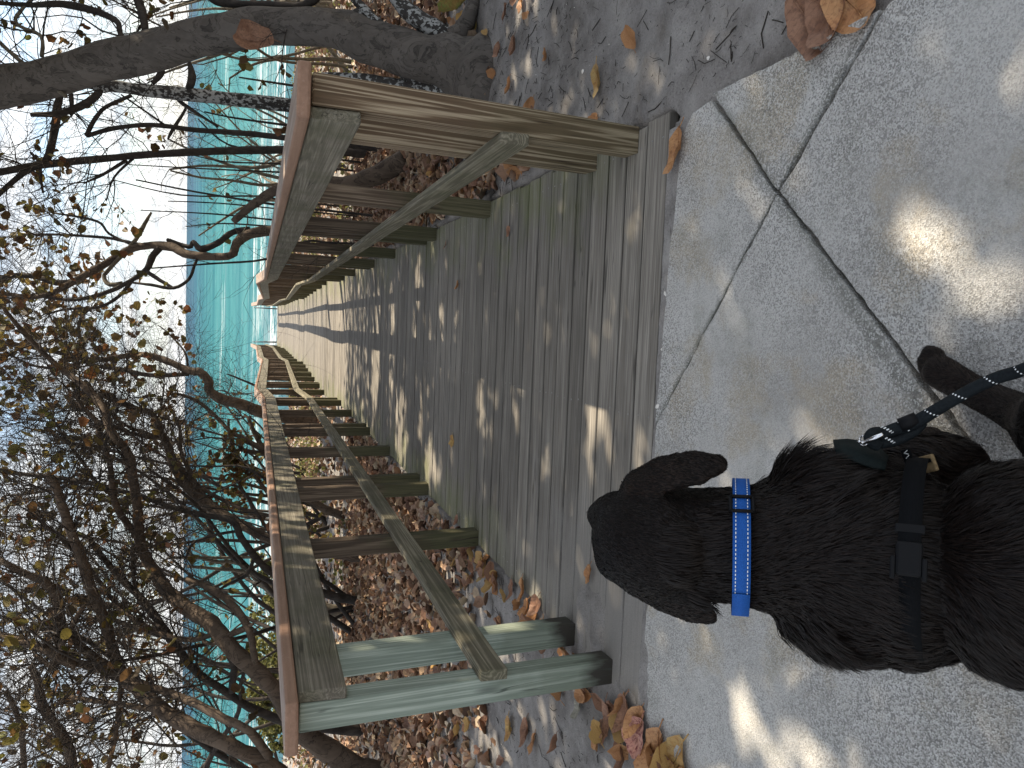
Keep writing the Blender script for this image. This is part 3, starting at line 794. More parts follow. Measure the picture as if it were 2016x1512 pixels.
# --- slim poles behind the right railing
T3 = Tree('sea_grape_tree', 'slim bare dark tree stem with a fork near its top, behind the right railing', 'tree', 6.8, kx=.3, xb=560, amp=.2, ph=.3, mat=BARK_DARK)
T3.line([(-60, 352, 13), (0, 339, 14), (89, 324, 15), (208, 312, 14), (298, 304, 14), (417, 298, 15), (557, 295, 16)], ground=True, name='trunk')
T3.line([(118, 190, 12), (112, 215, 15), (108, 250, 15), (100, 290, 15), (89, 324, 13)])
T3.line([(-10, 390, 9), (45, 342, 11), (89, 322, 12)])
T3.line([(60, 300, 5), (78, 322, 6), (80, 352, 6), (85, 380, 4)])
T3.line([(164, 361, 3), (200, 345, 6), (250, 315, 7)])
T3.line([(210, 395, 2), (224, 350, 4), (262, 312, 6)])
T3.twigs(60, L=.9, r=.006, bias=(-.1, 0, .35), leafy=.022, lr=.045, start=.2, xmax=300)
T3.finish(singles=30)
T4 = Tree('sea_grape_tree', 'thin hooked sapling stem between the lichen stem and the forked stem', 'tree', 6.0, kx=.2, xb=560, amp=.15, ph=1.3, mat=BARK_DARK)
T4.line([(259, 188, 7), (208, 211, 8), (185, 238, 9), (173, 262, 9), (176, 266, 9), (223, 253, 9), (298, 246, 9), (387, 256, 10), (476, 262, 11), (560, 271, 12)], ground=True, name='trunk', sides=7)
T4.line([(238, 186, 3), (280, 215, 4), (330, 250, 5)], sides=6)
T4.line([(330, 275, 3), (340, 255, 7), (365, 215, 5), (360, 203, 4)], sides=6)
T4.twigs(26, L=.6, r=.005, bias=(-.1, 0, .35), leafy=.0, start=.3)
T4.finish()
thin = [[(402, 220, 3), (461, 232, 4), (560, 246, 5)], [(470, 152, 3), (520, 160, 4), (568, 167, 5)], [(253, 324, 2), (417, 333, 3), (551, 339, 4)], [(268, 354, 3), (387, 378, 4), (536, 402, 5)],
        [(223, 354, 2), (357, 384, 3), (506, 386, 4), (545, 392, 4)], [(277, 414, 2), (417, 421, 3), (530, 432, 4)], [(330, 396, 2), (430, 400, 3), (536, 410, 3)], [(298, 528, 3), (417, 519, 4), (524, 510, 5)],
        [(366, 446, 2), (440, 440, 3), (536, 446, 4)], [(360, 300, 2), (440, 318, 3), (548, 322, 4)], [(390, 234, 3), (450, 285, 4), (556, 300, 4)]]
for i, ln in enumerate(thin):
    t = Tree('sapling', 'thin bare sapling stem standing behind the right railing against the sea', 'sapling', 5.5 + (i * 37 % 50) / 12., kx=.1, amp=.1, ph=i, mat=BARK_DARK, group='thin bare saplings behind the right railing')
    t.line(ln, ground=True, name='trunk', sides=6); t.twigs(9, L=.45, r=.0035, bias=(0, 0, .5), leafy=.0, lr=.035, maxlev=1); t.finish()

# --- leaning log behind the right railing
T5 = Tree('fallen_log', 'dark fallen tree trunk leaning behind the right railing over the dead leaves', 'log', 4.6, kx=.9, xb=800, amp=.0, ph=.7, mat=BARK_BRN)
T5.line([(459, 436, 12), (500, 402, 17), (545, 374, 20), (610, 350, 26), (676, 366, 34), (740, 345, 38), (800, 312, 40)], ground=False, name='trunk', sides=10)
T5.finish()

# --- twisted tree in the middle
T6 = Tree('sea_grape_tree', 'twisted dark sea grape tree with a looping trunk in the middle of the view', 'tree', 9.0, kx=1.2, xb=530, amp=.35, ph=2.2, mat=BARK_BRN, branch_mat=BARK_DARK)
T6.line([(0, 576, 8), (60, 585, 9), (104, 576, 11), (149, 552, 14), (208, 519, 15), (253, 492, 14), (298, 483, 15), (336, 486, 18), (372, 501, 17), (417, 505, 15), (455, 502, 15), (466, 480, 17), (491, 461, 20), (533, 455, 20)], ground=True, name='trunk', sides=12, wob=.3)
T6.line([(330, 472, 8), (372, 486, 9), (380, 476, 8), (396, 490, 13), (430, 478, 12), (458, 457, 12), (491, 452, 13)])
T6.line([(0, 546, 9), (60, 543, 11), (113, 557, 12), (149, 553, 12)])
T6.line([(60, 580, 5), (89, 585, 6), (149, 590, 7), (208, 576, 9), (253, 555, 9), (289, 530, 12), (300, 505, 14), (315, 488, 13)])
T6.line([(258, 556, 4), (298, 561, 6), (342, 567, 7), (372, 549, 6), (384, 519, 6), (392, 505, 5)])
T6.line([(98, 617, 4), (134, 608, 5), (193, 605, 6), (232, 585, 7), (258, 556, 7)])
T6.line([(342, 567, 4), (315, 552, 8), (290, 535, 8)])
T6.line([(60, 462, 4), (120, 462, 5), (208, 468, 6), (260, 478, 6), (300, 484, 6)])
T6.line([(110, 420, 4), (190, 435, 5), (215, 460, 5), (260, 482, 5)])
T6.line([(298, 418, 4), (285, 440, 8), (265, 475, 8), (215, 530, 8), (205, 545, 8), (215, 560, 9), (240, 558, 9)], mat=BARK_TAN)
T6.twigs(210, L=.85, r=.006, bias=(0, 0, .25), leafy=.035, start=.5, lr=.062, xmax=220)
T6.finish(singles=60)

# --- leaning tree to the left of the open sky
T7 = Tree('sea_grape_tree', 'dark leaning tree whose bent trunk crosses the sea just left of the walk', 'tree', 12.0, kx=.6, xb=520, amp=.5, ph=.2, mat=BARK_BRN, branch_mat=BARK_DARK)
T7.line([(173, 707, 9), (208, 707, 10), (277, 698, 11), (327, 710, 13), (372, 730, 15), (393, 733, 17), (411, 751, 17), (411, 766, 17), (432, 784, 20), (476, 796, 22), (518, 812, 24)], ground=True, name='trunk', sides=12, wob=.25)
T7.line([(167, 712, 7), (198, 722, 8), (238, 727, 9), (298, 739, 9), (372, 736, 9)])
T7.line([(179, 608, 4), (161, 623, 6), (155, 653, 7), (167, 700, 8), (175, 708, 8)])
T7.line([(0, 674, 8), (60, 683, 9), (119, 695, 9), (167, 705, 9)])
T7.line([(0, 686, 4), (60, 718, 5), (119, 724, 6), (172, 710, 6)])
T7.line([(311, 640, 2), (330, 655, 3), (362, 690, 4), (370, 720, 5)])
T7.twigs(240, L=.95, r=.006, bias=(.0, 0, .25), leafy=.055, start=.3, lr=.075, xmax=280)
T7.finish(singles=70)
# little dead branch over the rail
t = Tree('sapling', 'bare forked twig rising over the left railing in front of the sea', 'sapling', 15.0, amp=0, ph=9, mat=BARK_DARK)
t.line([(446, 736, 2), (462, 742, 4), (500, 758, 5), (512, 766, 5)], ground=True, name='trunk', sides=6); t.twigs(10, L=.5, r=.004, leafy=0, maxlev=1); t.finish()

# --- the thicket on the left, traced limb by limb
left = [
 ('long sweeping tree trunk arching from beside the left front post up to the sky', 4.9, BARK_BRN, 1.8,
  [[(6, 605, 7), (45, 653, 9), (89, 698, 10), (125, 730, 11), (160, 756, 13), (202, 801, 15), (220, 851, 16), (253, 893, 17), (262, 943, 18), (271, 1003, 19), (277, 1071, 20), (298, 1116, 22), (327, 1161, 26), (366, 1196, 28), (417, 1228, 32), (458, 1279, 32), (506, 1323, 34), (550, 1368, 36), (595, 1440, 40), (696, 1509, 46)],
   [(150, 780, 7), (161, 800, 8), (190, 830, 10), (196, 860, 10), (215, 905, 11), (222, 960, 12), (230, 1000, 14), (258, 1040, 12), (274, 1070, 12)],
   [(369, 1139, 10), (417, 1160, 14), (464, 1198, 15), (491, 1243, 15), (500, 1290, 14), (506, 1323, 14)],
   [(499, 1228, 5), (480, 1238, 13), (440, 1256, 11), (420, 1268, 8), (400, 1262, 8)],
   [(60, 1010, 6), (119, 1060, 8), (170, 1110, 8), (230, 1190, 9), (300, 1240, 10), (380, 1260, 10), (430, 1240, 10)]], 200),
 ('brown trunk of the left thicket leaning behind the middle of the left railing', 7.2, BARK_BRN, 1.2,
  [[(200, 776, 7), (223, 786, 9), (268, 804, 10), (298, 813, 11), (315, 848, 13), (330, 878, 15), (348, 929, 18), (384, 973, 21), (432, 1009, 21), (476, 1033, 19), (530, 1060, 20)],
   [(318, 869, 5), (351, 917, 7), (393, 958, 7), (446, 988, 8), (488, 1006, 8), (520, 1020, 9)],
   [(354, 839, 5), (357, 893, 7), (375, 929, 7), (399, 970, 7), (428, 1002, 7)],
   [(205, 830, 4), (250, 850, 6), (300, 862, 8), (320, 858, 8)],
   [(200, 800, 4), (250, 838, 5), (285, 852, 7), (318, 864, 8)]], 200),
 ('dark thin trunk of the left thicket with a sharp bend above the railing', 6.3, BARK_DARK, 1.4,
  [[(-20, 926, 8), (60, 935, 8), (119, 941, 9), (208, 958, 9), (298, 985, 9), (387, 1012, 10), (455, 1024, 13), (476, 1060, 13), (506, 1101, 14), (540, 1131, 15)],
   [(10, 976, 4), (70, 970, 5), (119, 960, 7), (160, 950, 7), (208, 958, 7)],
   [(366, 1100, 4), (380, 1070, 6), (420, 1054, 6), (470, 1045, 6)],
   [(425, 1165, 4), (450, 1150, 6), (485, 1132, 8), (500, 1100, 8)],
   [(100, 820, 4), (140, 880, 6), (170, 920, 7), (190, 955, 7)]], 170),
 ('reddish upright trunk of the left thicket joining the lowest leaning trunk', 4.2, BARK_BRN, 1.5,
  [[(95, 935, 13), (110, 958, 17), (125, 1003, 18), (140, 1048, 18), (161, 1101, 20), (179, 1160, 20), (205, 1219, 20), (226, 1293, 21), (245, 1330, 24), (286, 1368, 28), (327, 1404, 30), (387, 1436, 30), (461, 1472, 30), (530, 1505, 32), (600, 1570, 34)],
   [(130, 1240, 14), (143, 1258, 15), (179, 1290, 18), (232, 1329, 22), (270, 1356, 24)],
   [(200, 1330, 9), (253, 1338, 14), (327, 1362, 15), (387, 1386, 16), (440, 1415, 17), (491, 1440, 17), (530, 1490, 18)],
   [(101, 1362, 8), (149, 1374, 9), (238, 1386, 11), (313, 1400, 11)],
   [(0, 1103, 12), (45, 1127, 14), (89, 1148, 18), (113, 1174, 20), (117, 1219, 20), (118, 1279, 18), (140, 1300, 15), (208, 1322, 15)],
   [(208, 1530, 8), (226, 1457, 9), (235, 1383, 9), (237, 1325, 8), (228, 1290, 8)]], 240),
 ('knotted dark trunk of the left thicket crossing behind the other trunks', 5.6, BARK_DARK, 1.2,
  [[(175, 1060, 9), (205, 1100, 11), (238, 1139, 13), (277, 1177, 15), (315, 1228, 16), (351, 1279, 16), (387, 1323, 15), (440, 1359, 15), (491, 1392, 16), (560, 1420, 20)],
   [(205, 1210, 6), (250, 1230, 9), (300, 1245, 11), (330, 1255, 11)],
   [(262, 1080, 7), (262, 1120, 8), (270, 1170, 8), (300, 1215, 9)],
   [(448, 1285, 10), (460, 1310, 14), (458, 1340, 14), (455, 1362, 12)],
   [(500, 1290, 6), (475, 1340, 7), (470, 1400, 9), (440, 1450, 10), (410, 1500, 12), (390, 1560, 14)]], 170),
 ('pale brown trunk of the left thicket at the outer left edge of the view', 4.6, BARK_BRN, 1.0,
  [[(60, 1310, 12), (74, 1338, 15), (83, 1386, 17), (113, 1433, 19), (134, 1469, 20), (149, 1530, 22), (200, 1640, 26)],
   [(10, 1360, 8), (24, 1383, 10), (39, 1427, 11), (45, 1470, 11), (50, 1560, 12)],
   [(70, 1290, 9), (100, 1310, 11), (110, 1295, 10), (150, 1215, 8), (165, 1195, 8)],
   [(0, 1250, 14), (40, 1262, 16), (80, 1275, 16), (120, 1298, 18), (150, 1310, 18)]], 150),
 ('crooked small tree behind the left railing with yellow brown leaves', 9.0, BARK_BRN, .3,
  [[(345, 774, 5), (387, 789, 7), (432, 827, 8), (452, 848, 8), (490, 870, 10), (521, 890, 13), (540, 930, 14)],
   [(450, 825, 5), (452, 860, 6), (470, 900, 7), (500, 935, 7), (520, 960, 8), (534, 970, 8)],
   [(488, 821, 7), (500, 850, 9), (521, 890, 10)],
   [(480, 885, 6), (505, 892, 10), (520, 893, 10)],
   [(430, 950, 4), (455, 935, 5), (490, 985, 6), (500, 1020, 6)]], 170),
 ('tan trunk of the left thicket low against the sea behind the railing cap', 8.2, BARK_TAN, .4,
  [[(370, 1090, 6), (420, 1105, 7), (470, 1108, 10), (500, 1132, 16), (540, 1164, 22)],
   [(369, 1115, 6), (430, 1120, 7), (480, 1125, 8), (500, 1135, 9)],
   [(330, 1098, 5), (380, 1098, 6), (450, 1098, 6), (520, 1096, 6)]], 60),
]
for i, (lab, Y, mt, kx, lines, nt_) in enumerate(left):
    t = Tree('sea_grape_tree', lab, 'tree', Y, kx=kx, xb=550, amp=.30, ph=i * 1.7, mat=mt, branch_mat=mt if mt is not BARK_DARK else BARK_DARK, group='sea grape trees of the left thicket')
    t.line(lines[0], ground=True, name='trunk', sides=12, wob=.25)
    for ln in lines[1:]: t.line(ln, sides=8, wob=.2)
    t.twigs(int(nt_ * 1.0), L=.9, r=.006, bias=(.1, .1, .3), leafy=.02, lr=.045, start=.3, xmax=380)
    if i == 6: t.twigs(25, L=.35, r=.004, leafy=.28, lr=.045, start=.0)
    t.finish(singles=22, twmat=BARK_DARK)

# --- further sea grape shrubs filling the thicket (many stems, dense crowns)
def shrub(x, y, h, n, lean, leafy, label, group, seed, twn=60, lr=.055, mat=BARK_DARK, leafmat=CROWN, singles=8, spread=.5):
    rng = random.Random(seed); t = Tree('sea_grape_shrub', label, 'shrub', y, mat=mat, group=group)
    t.rng = rng; gz = ground_z(x, y); t.e = empty('sea_grape_shrub', (x, y, gz)); tag(t.e, label, 'shrub', group)
    for k in range(n):
        P = []; q = Vector((x + rng.gauss(0, .18), y + rng.gauss(0, .18), gz - .05)); d = Vector((lean[0] + rng.gauss(0, spread), lean[1] + rng.gauss(0, spread), 1)).normalized()
        L = h * rng.uniform(.8, 1.25); r = rng.uniform(.018, .045)
        for j in range(7):
            P.append((q.x, q.y, q.z, r * (1 - .11 * j))); d = (d + Vector((rng.gauss(lean[0] * .15, .22), rng.gauss(0, .22), rng.gauss(.03, .12)))).normalized(); q = q + d * L / 6
            q.x = min(q.x, -1.7) if x < 0 else max(q.x, 1.2)
        P.reverse(); sm = catmull(P, 3); mb = MB(); tube(mb, sm, 6, wob=.15); o = mb.build('trunk' if k == 0 else 'stem', mat, t.e); o.location = -t.e.location; t.lines.append(sm)
    t.twigs(twn, L=h * .22, r=.008, bias=(.1, .1, .25), leafy=leafy, lr=lr, start=.35)
    t.finish(leafmat, singles=singles)
sl = [(-3.4, 6.8, 4.2), (-4.8, 8.5, 4.6), (-3.2, 10.5, 4.3), (-5.5, 5.6, 4.2), (-6.4, 10.6, 5.0), (-4.2, 13.2, 4.6), (-7.8, 8.2, 5.0), (-6.2, 15.4, 5.2), (-9.4, 12.0, 5.4), (-3.6, 16.0, 4.2), (-8.6, 17.5, 5.4), (-11.5, 15.5, 5.6), (-5.2, 18.6, 4.6)]
for i, (x, y, h) in enumerate(sl):
    shrub(x, y, h, 5 + i % 3, (.22, .05), .032 if y > 8 else .010, 'dense brown-leaved sea grape shrub in the tangle behind the left railing', 'sea grape shrubs behind the left railing', 40 + i, twn=42, lr=.062)
sr = [(3.6, 8.6, 2.6), (5.2, 11.2, 3.0), (2.6, 12.5, 2.2), (6.8, 8.8, 3.2), (4.2, 15.5, 2.6), (2.2, 9.6, 2.2)]
for i, (x, y, h) in enumerate(sr):
    shrub(x, y, h, 6, (-.05, 0), .006, ['bare grey twiggy shrub right of the forked slim stem, in front of the surf', 'bare grey twiggy shrub behind the thick grey trunk on the right', 'bare grey shrub between the twisted tree and the forked slim stem', 'bare pale shrub at the far right beyond the thick grey trunk', 'most distant bare shrub on the right, its twigs just over the surf', 'bare grey shrub closest to the twisted tree behind the right railing'][i], 'bare shrubs behind the right railing', 70 + i, twn=22, mat=BARK_TAN, spread=.3, singles=4)

# --- crown high over the walk (above the picture), unseen, its leaves set along sun rays to shade the foreground
crown = MB(); rg = random.Random(3)
OPEN = [(-.98, -.55, .11, .20), (-1.0, -.92, .10, .22), (-1.25, -.45, .10, .10), (-.74, -.22, .08, .10), (.13, -1.05, .10, .13), (.26, -.93, .10, .09), (-.20, -.62, .05, .12), (-.36, .47, .20, .07), (-.34, .36, .10, .05),  # gaps shaped into the unseen crown so sun patches reach the ground
        (-.35, 2.0, .22, .08), (-.30, 1.35, .26, .05), (-.05, 2.6, .2, .08), (-.05, 3.0, .3, .07), (-1.2, 1.0, .10, .10), (-1.35, .45, .10, .10), (-1.0, 3.2, .2, .3), (.15, 3.9, .4, .12), (-.6, 3.6, .3, .12), (1.3, 1.6, .05, .2), (1.6, 1.5, .06, .2), (-.3, 5.0, .6, .16), (-.9, 4.4, .4, .35), (-.3, 6.0, .7, .3)]
cnt = 0
while cnt < 46000:
    gx = rg.uniform(-4.2, 3.6); gy = rg.uniform(-2.8, 9.0)
    dens = 1.0 - sstep(4.0, 9.5, gy) * .85
    if gx < -1.5: dens *= 1 - .72 * sstep(.3, 1.6, gy)
    if gx > 1.6: dens *= 1 - .6 * sstep(2.2, 4, gy)
    if gx > .7 and gy < 2.2 and rg.random() < .5: dens = max(dens, .95)
    nn = fbm(gx * 1.3, gy * 1.3 + 4, 3)
    dens *= sstep(-.85, -.35, nn)
    for ox_, oy_, rx, ry in OPEN:
        q = ((gx - ox_) / rx) ** 2 + ((gy - oy_) / ry) ** 2
        if q < 1.3: dens *= (.06 if gy > -.2 else .13) + .87 * sstep(.6, 1.3, q)
    if rg.random() > dens: cnt += .15; continue
    h = rg.uniform(3.4, 8.0)
    p = Vector((gx, gy, deck_z(gy))) + SUN_V * (h / SUN_V.z)
    p += Vector((rg.gauss(0, .01),) * 3)
    if in_view(p, 30): cnt += .1; continue
    put_leaf(crown, p, rg.uniform(.045, .075), (rg.gauss(.0, .5), rg.gauss(0, .5), rg.uniform(0, 6.3)), rg); cnt += 1
o = crown.build('crown', CROWN, attr=True); o.parent = BIG.e; o.location = -BIG.e.location; o['kind'] = 'stuff'
BIG.leaves = BIG.leaves[:]
BIG.finish(singles=20)
# two dead leaves caught on the trunk
def big_leaf(name, p, r, rot, seed, col, parent=None, curl=.5, cup=.5, fold=.3, spots=None, wid=1.0):
    rng = random.Random(seed); vs = []; fs = []
    nr, na = 4, 18
    vs.append(Vector((0, 0, 0)))
    for i in range(1, nr + 1):
        for k in range(na):
            a = 2 * math.pi * k / na; rad = i / nr * (1 + .07 * math.sin(3 * a + seed) + .05 * math.sin(5 * a + seed * 2))
            x = math.sin(a) * rad * .80 * wid; yy = math.cos(a) * rad
            z = cup * rad * rad * .45 + abs(x) * fold + .06 * math.sin(a * 4 + seed) * rad * rad + curl * (.5 * yy * yy if yy > 0 else .1 * yy * yy)
            z += .16 * n3(x * 2.6 + seed, yy * 2.6, seed) + .07 * n3(x * 6 + seed, yy * 6, seed)
            vs.append(Vector((x, yy, z)))
    for k in range(na): fs.append((0, 1 + k, 1 + (k + 1) % na))
    for i in range(1, nr):
        for k in range(na):
            a = 1 + (i - 1) * na + k; b = 1 + (i - 1) * na + (k + 1) % na; fs.append((a, a + na, b + na, b))
    mb = MB(); mb.add([tuple(v * r) for v in vs], fs)
    tube(mb, [(0, -1.35 * r, .05 * r, .022 * r), (0, -.9 * r, .05 * r + cup * .4 * r, .022 * r), (0, 0, .012 * r, .02 * r), (0, .8 * r, (cup * .3 + curl * .32 + .02) * r, .008 * r)], 5)
    me = mb.mesh(name, col)
    zs = min(v.co.z for v in me.vertices)
    o = link(name, me, parent, p); o.rotation_euler = rot
    return o
def m_big(name, a, b, spot, amt):
    m = NT(name); co = m.coord('Object'); n1 = m.noise(co, 22, 4, .6); n2 = m.noise(co, 75, 4, .7); v = m.sep(co)
    col = m.mix(m.mr(n1, .4, .65), a, b)
    col = m.mix(m.mr(n2, .5, .62, 0, amt), col, spot)
    # side veins
    w = m.math('ABSOLUTE', m.math('SINE', m.math('MULTIPLY', m.math('SUBTRACT', v[1], m.math('MULTIPLY', m.math('ABSOLUTE', v[0]), .7)), 170.)))
    col = m.mix(m.mr(w, 0, .16, .45, 0), col, tuple(c * .5 for c in spot))
    return m.out(col, .6, m.bump(m.math('ADD', n2, w), .4, .002), .3, transl=.12)
L_OR = m_big('orange_leaf', (.42, .20, .085), (.50, .27, .12), (.20, .085, .04), .6)
L_TAN = m_big('tan_leaf', (.50, .29, .10), (.46, .33, .14), (.26, .12, .05), .5)
L_BRN = m_big('brown_leaf', (.22, .11, .065), (.33, .18, .11), (.10, .05, .035), .5)
L_PINK = m_big('pink_spotted_leaf', (.50, .26, .19), (.42, .20, .15), (.14, .03, .035), .9)
L_YEL = m_big('yellow_leaf', (.55, .36, .12), (.45, .25, .09), (.25, .12, .05), .5)
L_GRN = m_big('green_brown_leaf', (.30, .20, .06), (.16, .20, .05), (.25, .08, .04), .6)
L_GREY = m_big('grey_leaf', (.34, .32, .26), (.28, .26, .21), (.15, .14, .11), .5)
pl = BIG.P(497, 66) + Vector((-.10, -.16, 0))
o = big_leaf('leaf', (0, 0, 0), .115, (math.radians(78), 0, math.radians(15)), 4, L_BRN, None, curl=.2, cup=.7, fold=.25); o.parent = BIG.e; o.location = pl - BIG.e.location; o['label'] = 'large curled brown leaf caught on the trunk'
q = at_y(897, 14, 2.0); o = big_leaf('leaf', (0, 0, 0), .10, (math.radians(60), .2, 1.9), 5, L_GRN, None, curl=.2, cup=.6); o.parent = BIG.e; o.location = q - BIG.e.location; o['label'] = 'large green and brown leaf low at the foot of the trunk'

# ------------------------------------------------------------------ fallen leaves lying one by one
fl = [  # px x, px y, radius, mat, rot z, curl, label
 (1337, 296, .075, L_OR, 1.62, .1, 'large flat orange-brown leaf lying between the first plank and the concrete'),
 (1183, 158, .066, L_TAN, 1.45, .5, 'curled yellow-tan leaf standing on the dark sand right of the front post'),
 (1172, 236, .032, L_OR, .3, .2, 'small pinkish leaf half hidden behind the right front post'),
 (1167, 1128, .042, L_OR, 1.3, .2, 'small orange leaf on the planks right in front of the dog head'),
 (892, 868, .042, L_YEL, 1.5, .4, 'yellowish leaf lying alone in the middle of the boardwalk'),
 (905, 562, .03, L_OR, 1.4, .9, 'small upright curled leaf on the planks near the middle of the walk'),
 (880, 482, .03, L_BRN, 1.4, .3, 'little brown leaf on the planks near the third right post'),
 (1006, 455, .028, L_BRN, 1.4, .3, 'little brown leaf on the mossy planks near the second right post'),
 (958, 1120, .075, L_TAN, 1.5, .6, 'long curved yellow-brown leaf on sand beside the left edge of the planks'),
 (903, 1022, .035, L_BRN, 1.5, .9, 'upright red-brown leaf at the planks beside the second left post'),
 (1262, 1448, .072, L_PINK, 1.3, .2, 'pink and purple spotted leaf on the pile at the lower left corner'),
 (1302, 1490, .10, L_OR, 1.2, .4, 'large tan-orange leaf on the pile at the lower left corner'),
 (1330, 1500, .10, L_TAN, 1.0, .5, 'large pale tan leaf leaning on the left concrete edge'),
 (1205, 1412, .065, L_BRN, 1.6, .5, 'dull red-brown leaf in the row beside the left front post'),
 (1240, 1400, .07, L_BRN, 1.2, .7, 'folded olive-brown leaf against the left end of the first plank'),
 (1258, 1415, .06, L_OR, 1.0, .7, 'narrow brown leaf leaning on the concrete left of the first plank'),
 (1155, 1365, .050, L_OR, .5, .2, 'round orange leaf with a hole beside the left front post'),
 (1180, 1450, .05, L_OR, 1.9, .3, 'slender orange leaf on bare sand left of the front post'),
 (1195, 1440, .045, L_BRN, 1.7, .7, 'twisted pinkish leaf on sand beside the slender orange leaf'),
 (1145, 1395, .042, L_GREY, 1.4, .3, 'bleached grey leaf on sand left of the front post'),
 (1040, 1440, .065, L_BRN, 1.6, .3, 'pink-brown leaf in the sunny patch left of the railing'),
 (1008, 1430, .06, L_YEL, 1.5, .8, 'pale yellow curled leaf in the sunny patch left of the railing'),
 (958, 1420, .048, L_BRN, 1.5, .2, 'oval red-brown leaf with a long stalk on the left sand'),
 (1055, 1465, .05, L_OR, 1.5, .4, 'small folded leaf beside the pink-brown leaf on the left sand'),
 (1040, 1200, .055, L_OR, 1.5, .5, 'broad orange leaf in the heap between railing posts on the left'),
 (1035, 1160, .055, L_OR, 1.55, .9, 'long pointed leaf standing in the heap between the left posts'),
 (1060, 1190, .05, L_BRN, 1.4, .5, 'brown leaf at the right side of the heap between the left posts'),
 (1012, 1160, .05, L_BRN, 1.5, .8, 'thin brown leaf just above the heap on the left sand'),
 (985, 1222, .035, L_OR, 1.2, .5, 'small orange leaf with black holes on the left sand'),
 (1110, 1280, .03, L_OR, 1.2, .3, 'small orange leaf at the foot between the two pale green posts'),
 (1640, 32, .10, L_BRN, 2.2, .4, 'large russet leaf piled at the right edge of the concrete'),
 (1610, 60, .10, L_BRN, 2.2, .6, 'olive-brown leaf wedged against the right edge of the concrete'),
 (1690, 18, .085, L_OR, 2.4, .6, 'reddish crumpled leaf at the top right corner of the concrete'),
 (1030, 12, .045, L_OR, 1.6, .3, 'narrow orange leaf standing on the sand far right'),
 (1018, 92, .055, L_BRN, 1.5, .5, 'long curled brown leaf on sand behind the right front post'),
 (1008, 170, .045, L_OR, 1.4, .6, 'leaf standing on edge close to the right front post'),
 (1078, 108, .03, L_OR, 1.5, .3, 'tiny curved orange leaf on the right sand'),
 (985, 100, .045, L_BRN, 1.5, .4, 'flat pinkish leaf near the tree foot on the right'),
 (940, 60, .05, L_GRN, 1.5, .4, 'yellowish leaf leaning against the foot of the big trunk'),
]
for i, (x, y, r, mt, rz, cl, lab) in enumerate(fl):
    p = at_z(x, y, 0.0)
    for _ in range(3):
        zz = ground_z(p.x, p.y)
        if DX0 < p.x < DX1 and p.y > 0: zz = max(zz, deck_z(p.y))
        if -1.3 < p.x < .7 and p.y <= 0: zz = max(zz, 0)
        p = at_z(x, y, zz)
    p = Vector((p.x, p.y, zz + .006 + .002 * (i % 4)))
    rr = random.Random(i)
    o = big_leaf('fallen_leaf', p, r, (rr.uniform(-.15, .25), rr.uniform(-.35, .35), rz + rr.uniform(-.3, .3)), i, mt, None, curl=cl, cup=rr.uniform(.1, .5), fold=rr.uniform(.05, .4), wid=rr.uniform(.62, .95))
    tag(o, lab, 'leaf', 'fallen leaves')
# repeats in the piles: a few shapes copied about
shapes = []
for i in range(8):
    rr = random.Random(90 + i)
    o = big_leaf('fallen_leaf', (0, 0, -5), 1.0, (0, 0, 0), 90 + i, [L_OR, L_BRN, L_TAN, L_BRN, L_OR, L_YEL, L_BRN, L_OR][i], None, curl=rr.uniform(.1, .9), cup=rr.uniform(.1, .7), fold=rr.uniform(.1, .6), wid=rr.uniform(.6, .95))
    shapes.append(o)
rr = random.Random(11)
def free_spot(x, y):
    if DX0 - .02 < x < DX1 + .02 and y > -.05: return False
    if -1.32 < x < .75 and y <= 0: return False
    return True
spots = []
while len(spots) < 60:          # wedge of leaves along the left edge of the path and deck
    x = -1.25 - abs(rr.gauss(0, .10)); y = rr.uniform(-.32, 2.6)
    if y < -.0 and x > -1.30: x -= .06
    if y > .15 and rr.random() < .55: continue
    spots.append((x, y, rr.uniform(.035, .07), 'dry brown leaf in the heap along the left edge of path and deck', 'dry leaves heaped along the left edge'))
while len(spots) < 145:
    x = rr.uniform(-4.2, -1.35); y = rr.uniform(.2, 3.2)
    if rr.random() > .25 + .75 * sstep(.6, 2.2, y): continue
    spots.append((x, y, rr.uniform(.03, .055), 'dry brown leaf scattered on the sand left of the railing', 'dry leaves scattered on the left sand'))
while len(spots) < 215:
    x = rr.uniform(.78, 3.2); y = rr.uniform(-.3, 3.8)
    if rr.random() > .12 + .9 * sstep(.6, 2.0, y): continue
    spots.append((x, y, rr.uniform(.028, .05), 'dry brown leaf scattered on the dark sand right of the railing', 'dry leaves scattered on the right sand'))
while len(spots) < 245:
    x = .76 + abs(rr.gauss(0, .12)); y = rr.uniform(1.0, 4.5)
    spots.append((x, y, rr.uniform(.04, .06), 'dry brown leaf in the heap along the right edge of the planks', 'dry leaves heaped along the right edge'))
used = set()
for x, y, r, lab, grp in spots:
    k = rr.randrange(8); src = shapes[k]
    if k not in used: o = src; used.add(k)
    else: o = src.copy(); C.objects.link(o)
    o.location = (x, y, ground_z(x, y) + .008 + rr.uniform(0, .02)); o.scale = (r,) * 3
    o.rotation_euler = (rr.gauss(0, .45), rr.gauss(0, .45), rr.uniform(0, 6.3))
    tag(o, lab, 'leaf', grp)
for k, o in enumerate(shapes):
    if k not in used: bpy.data.objects.remove(o)

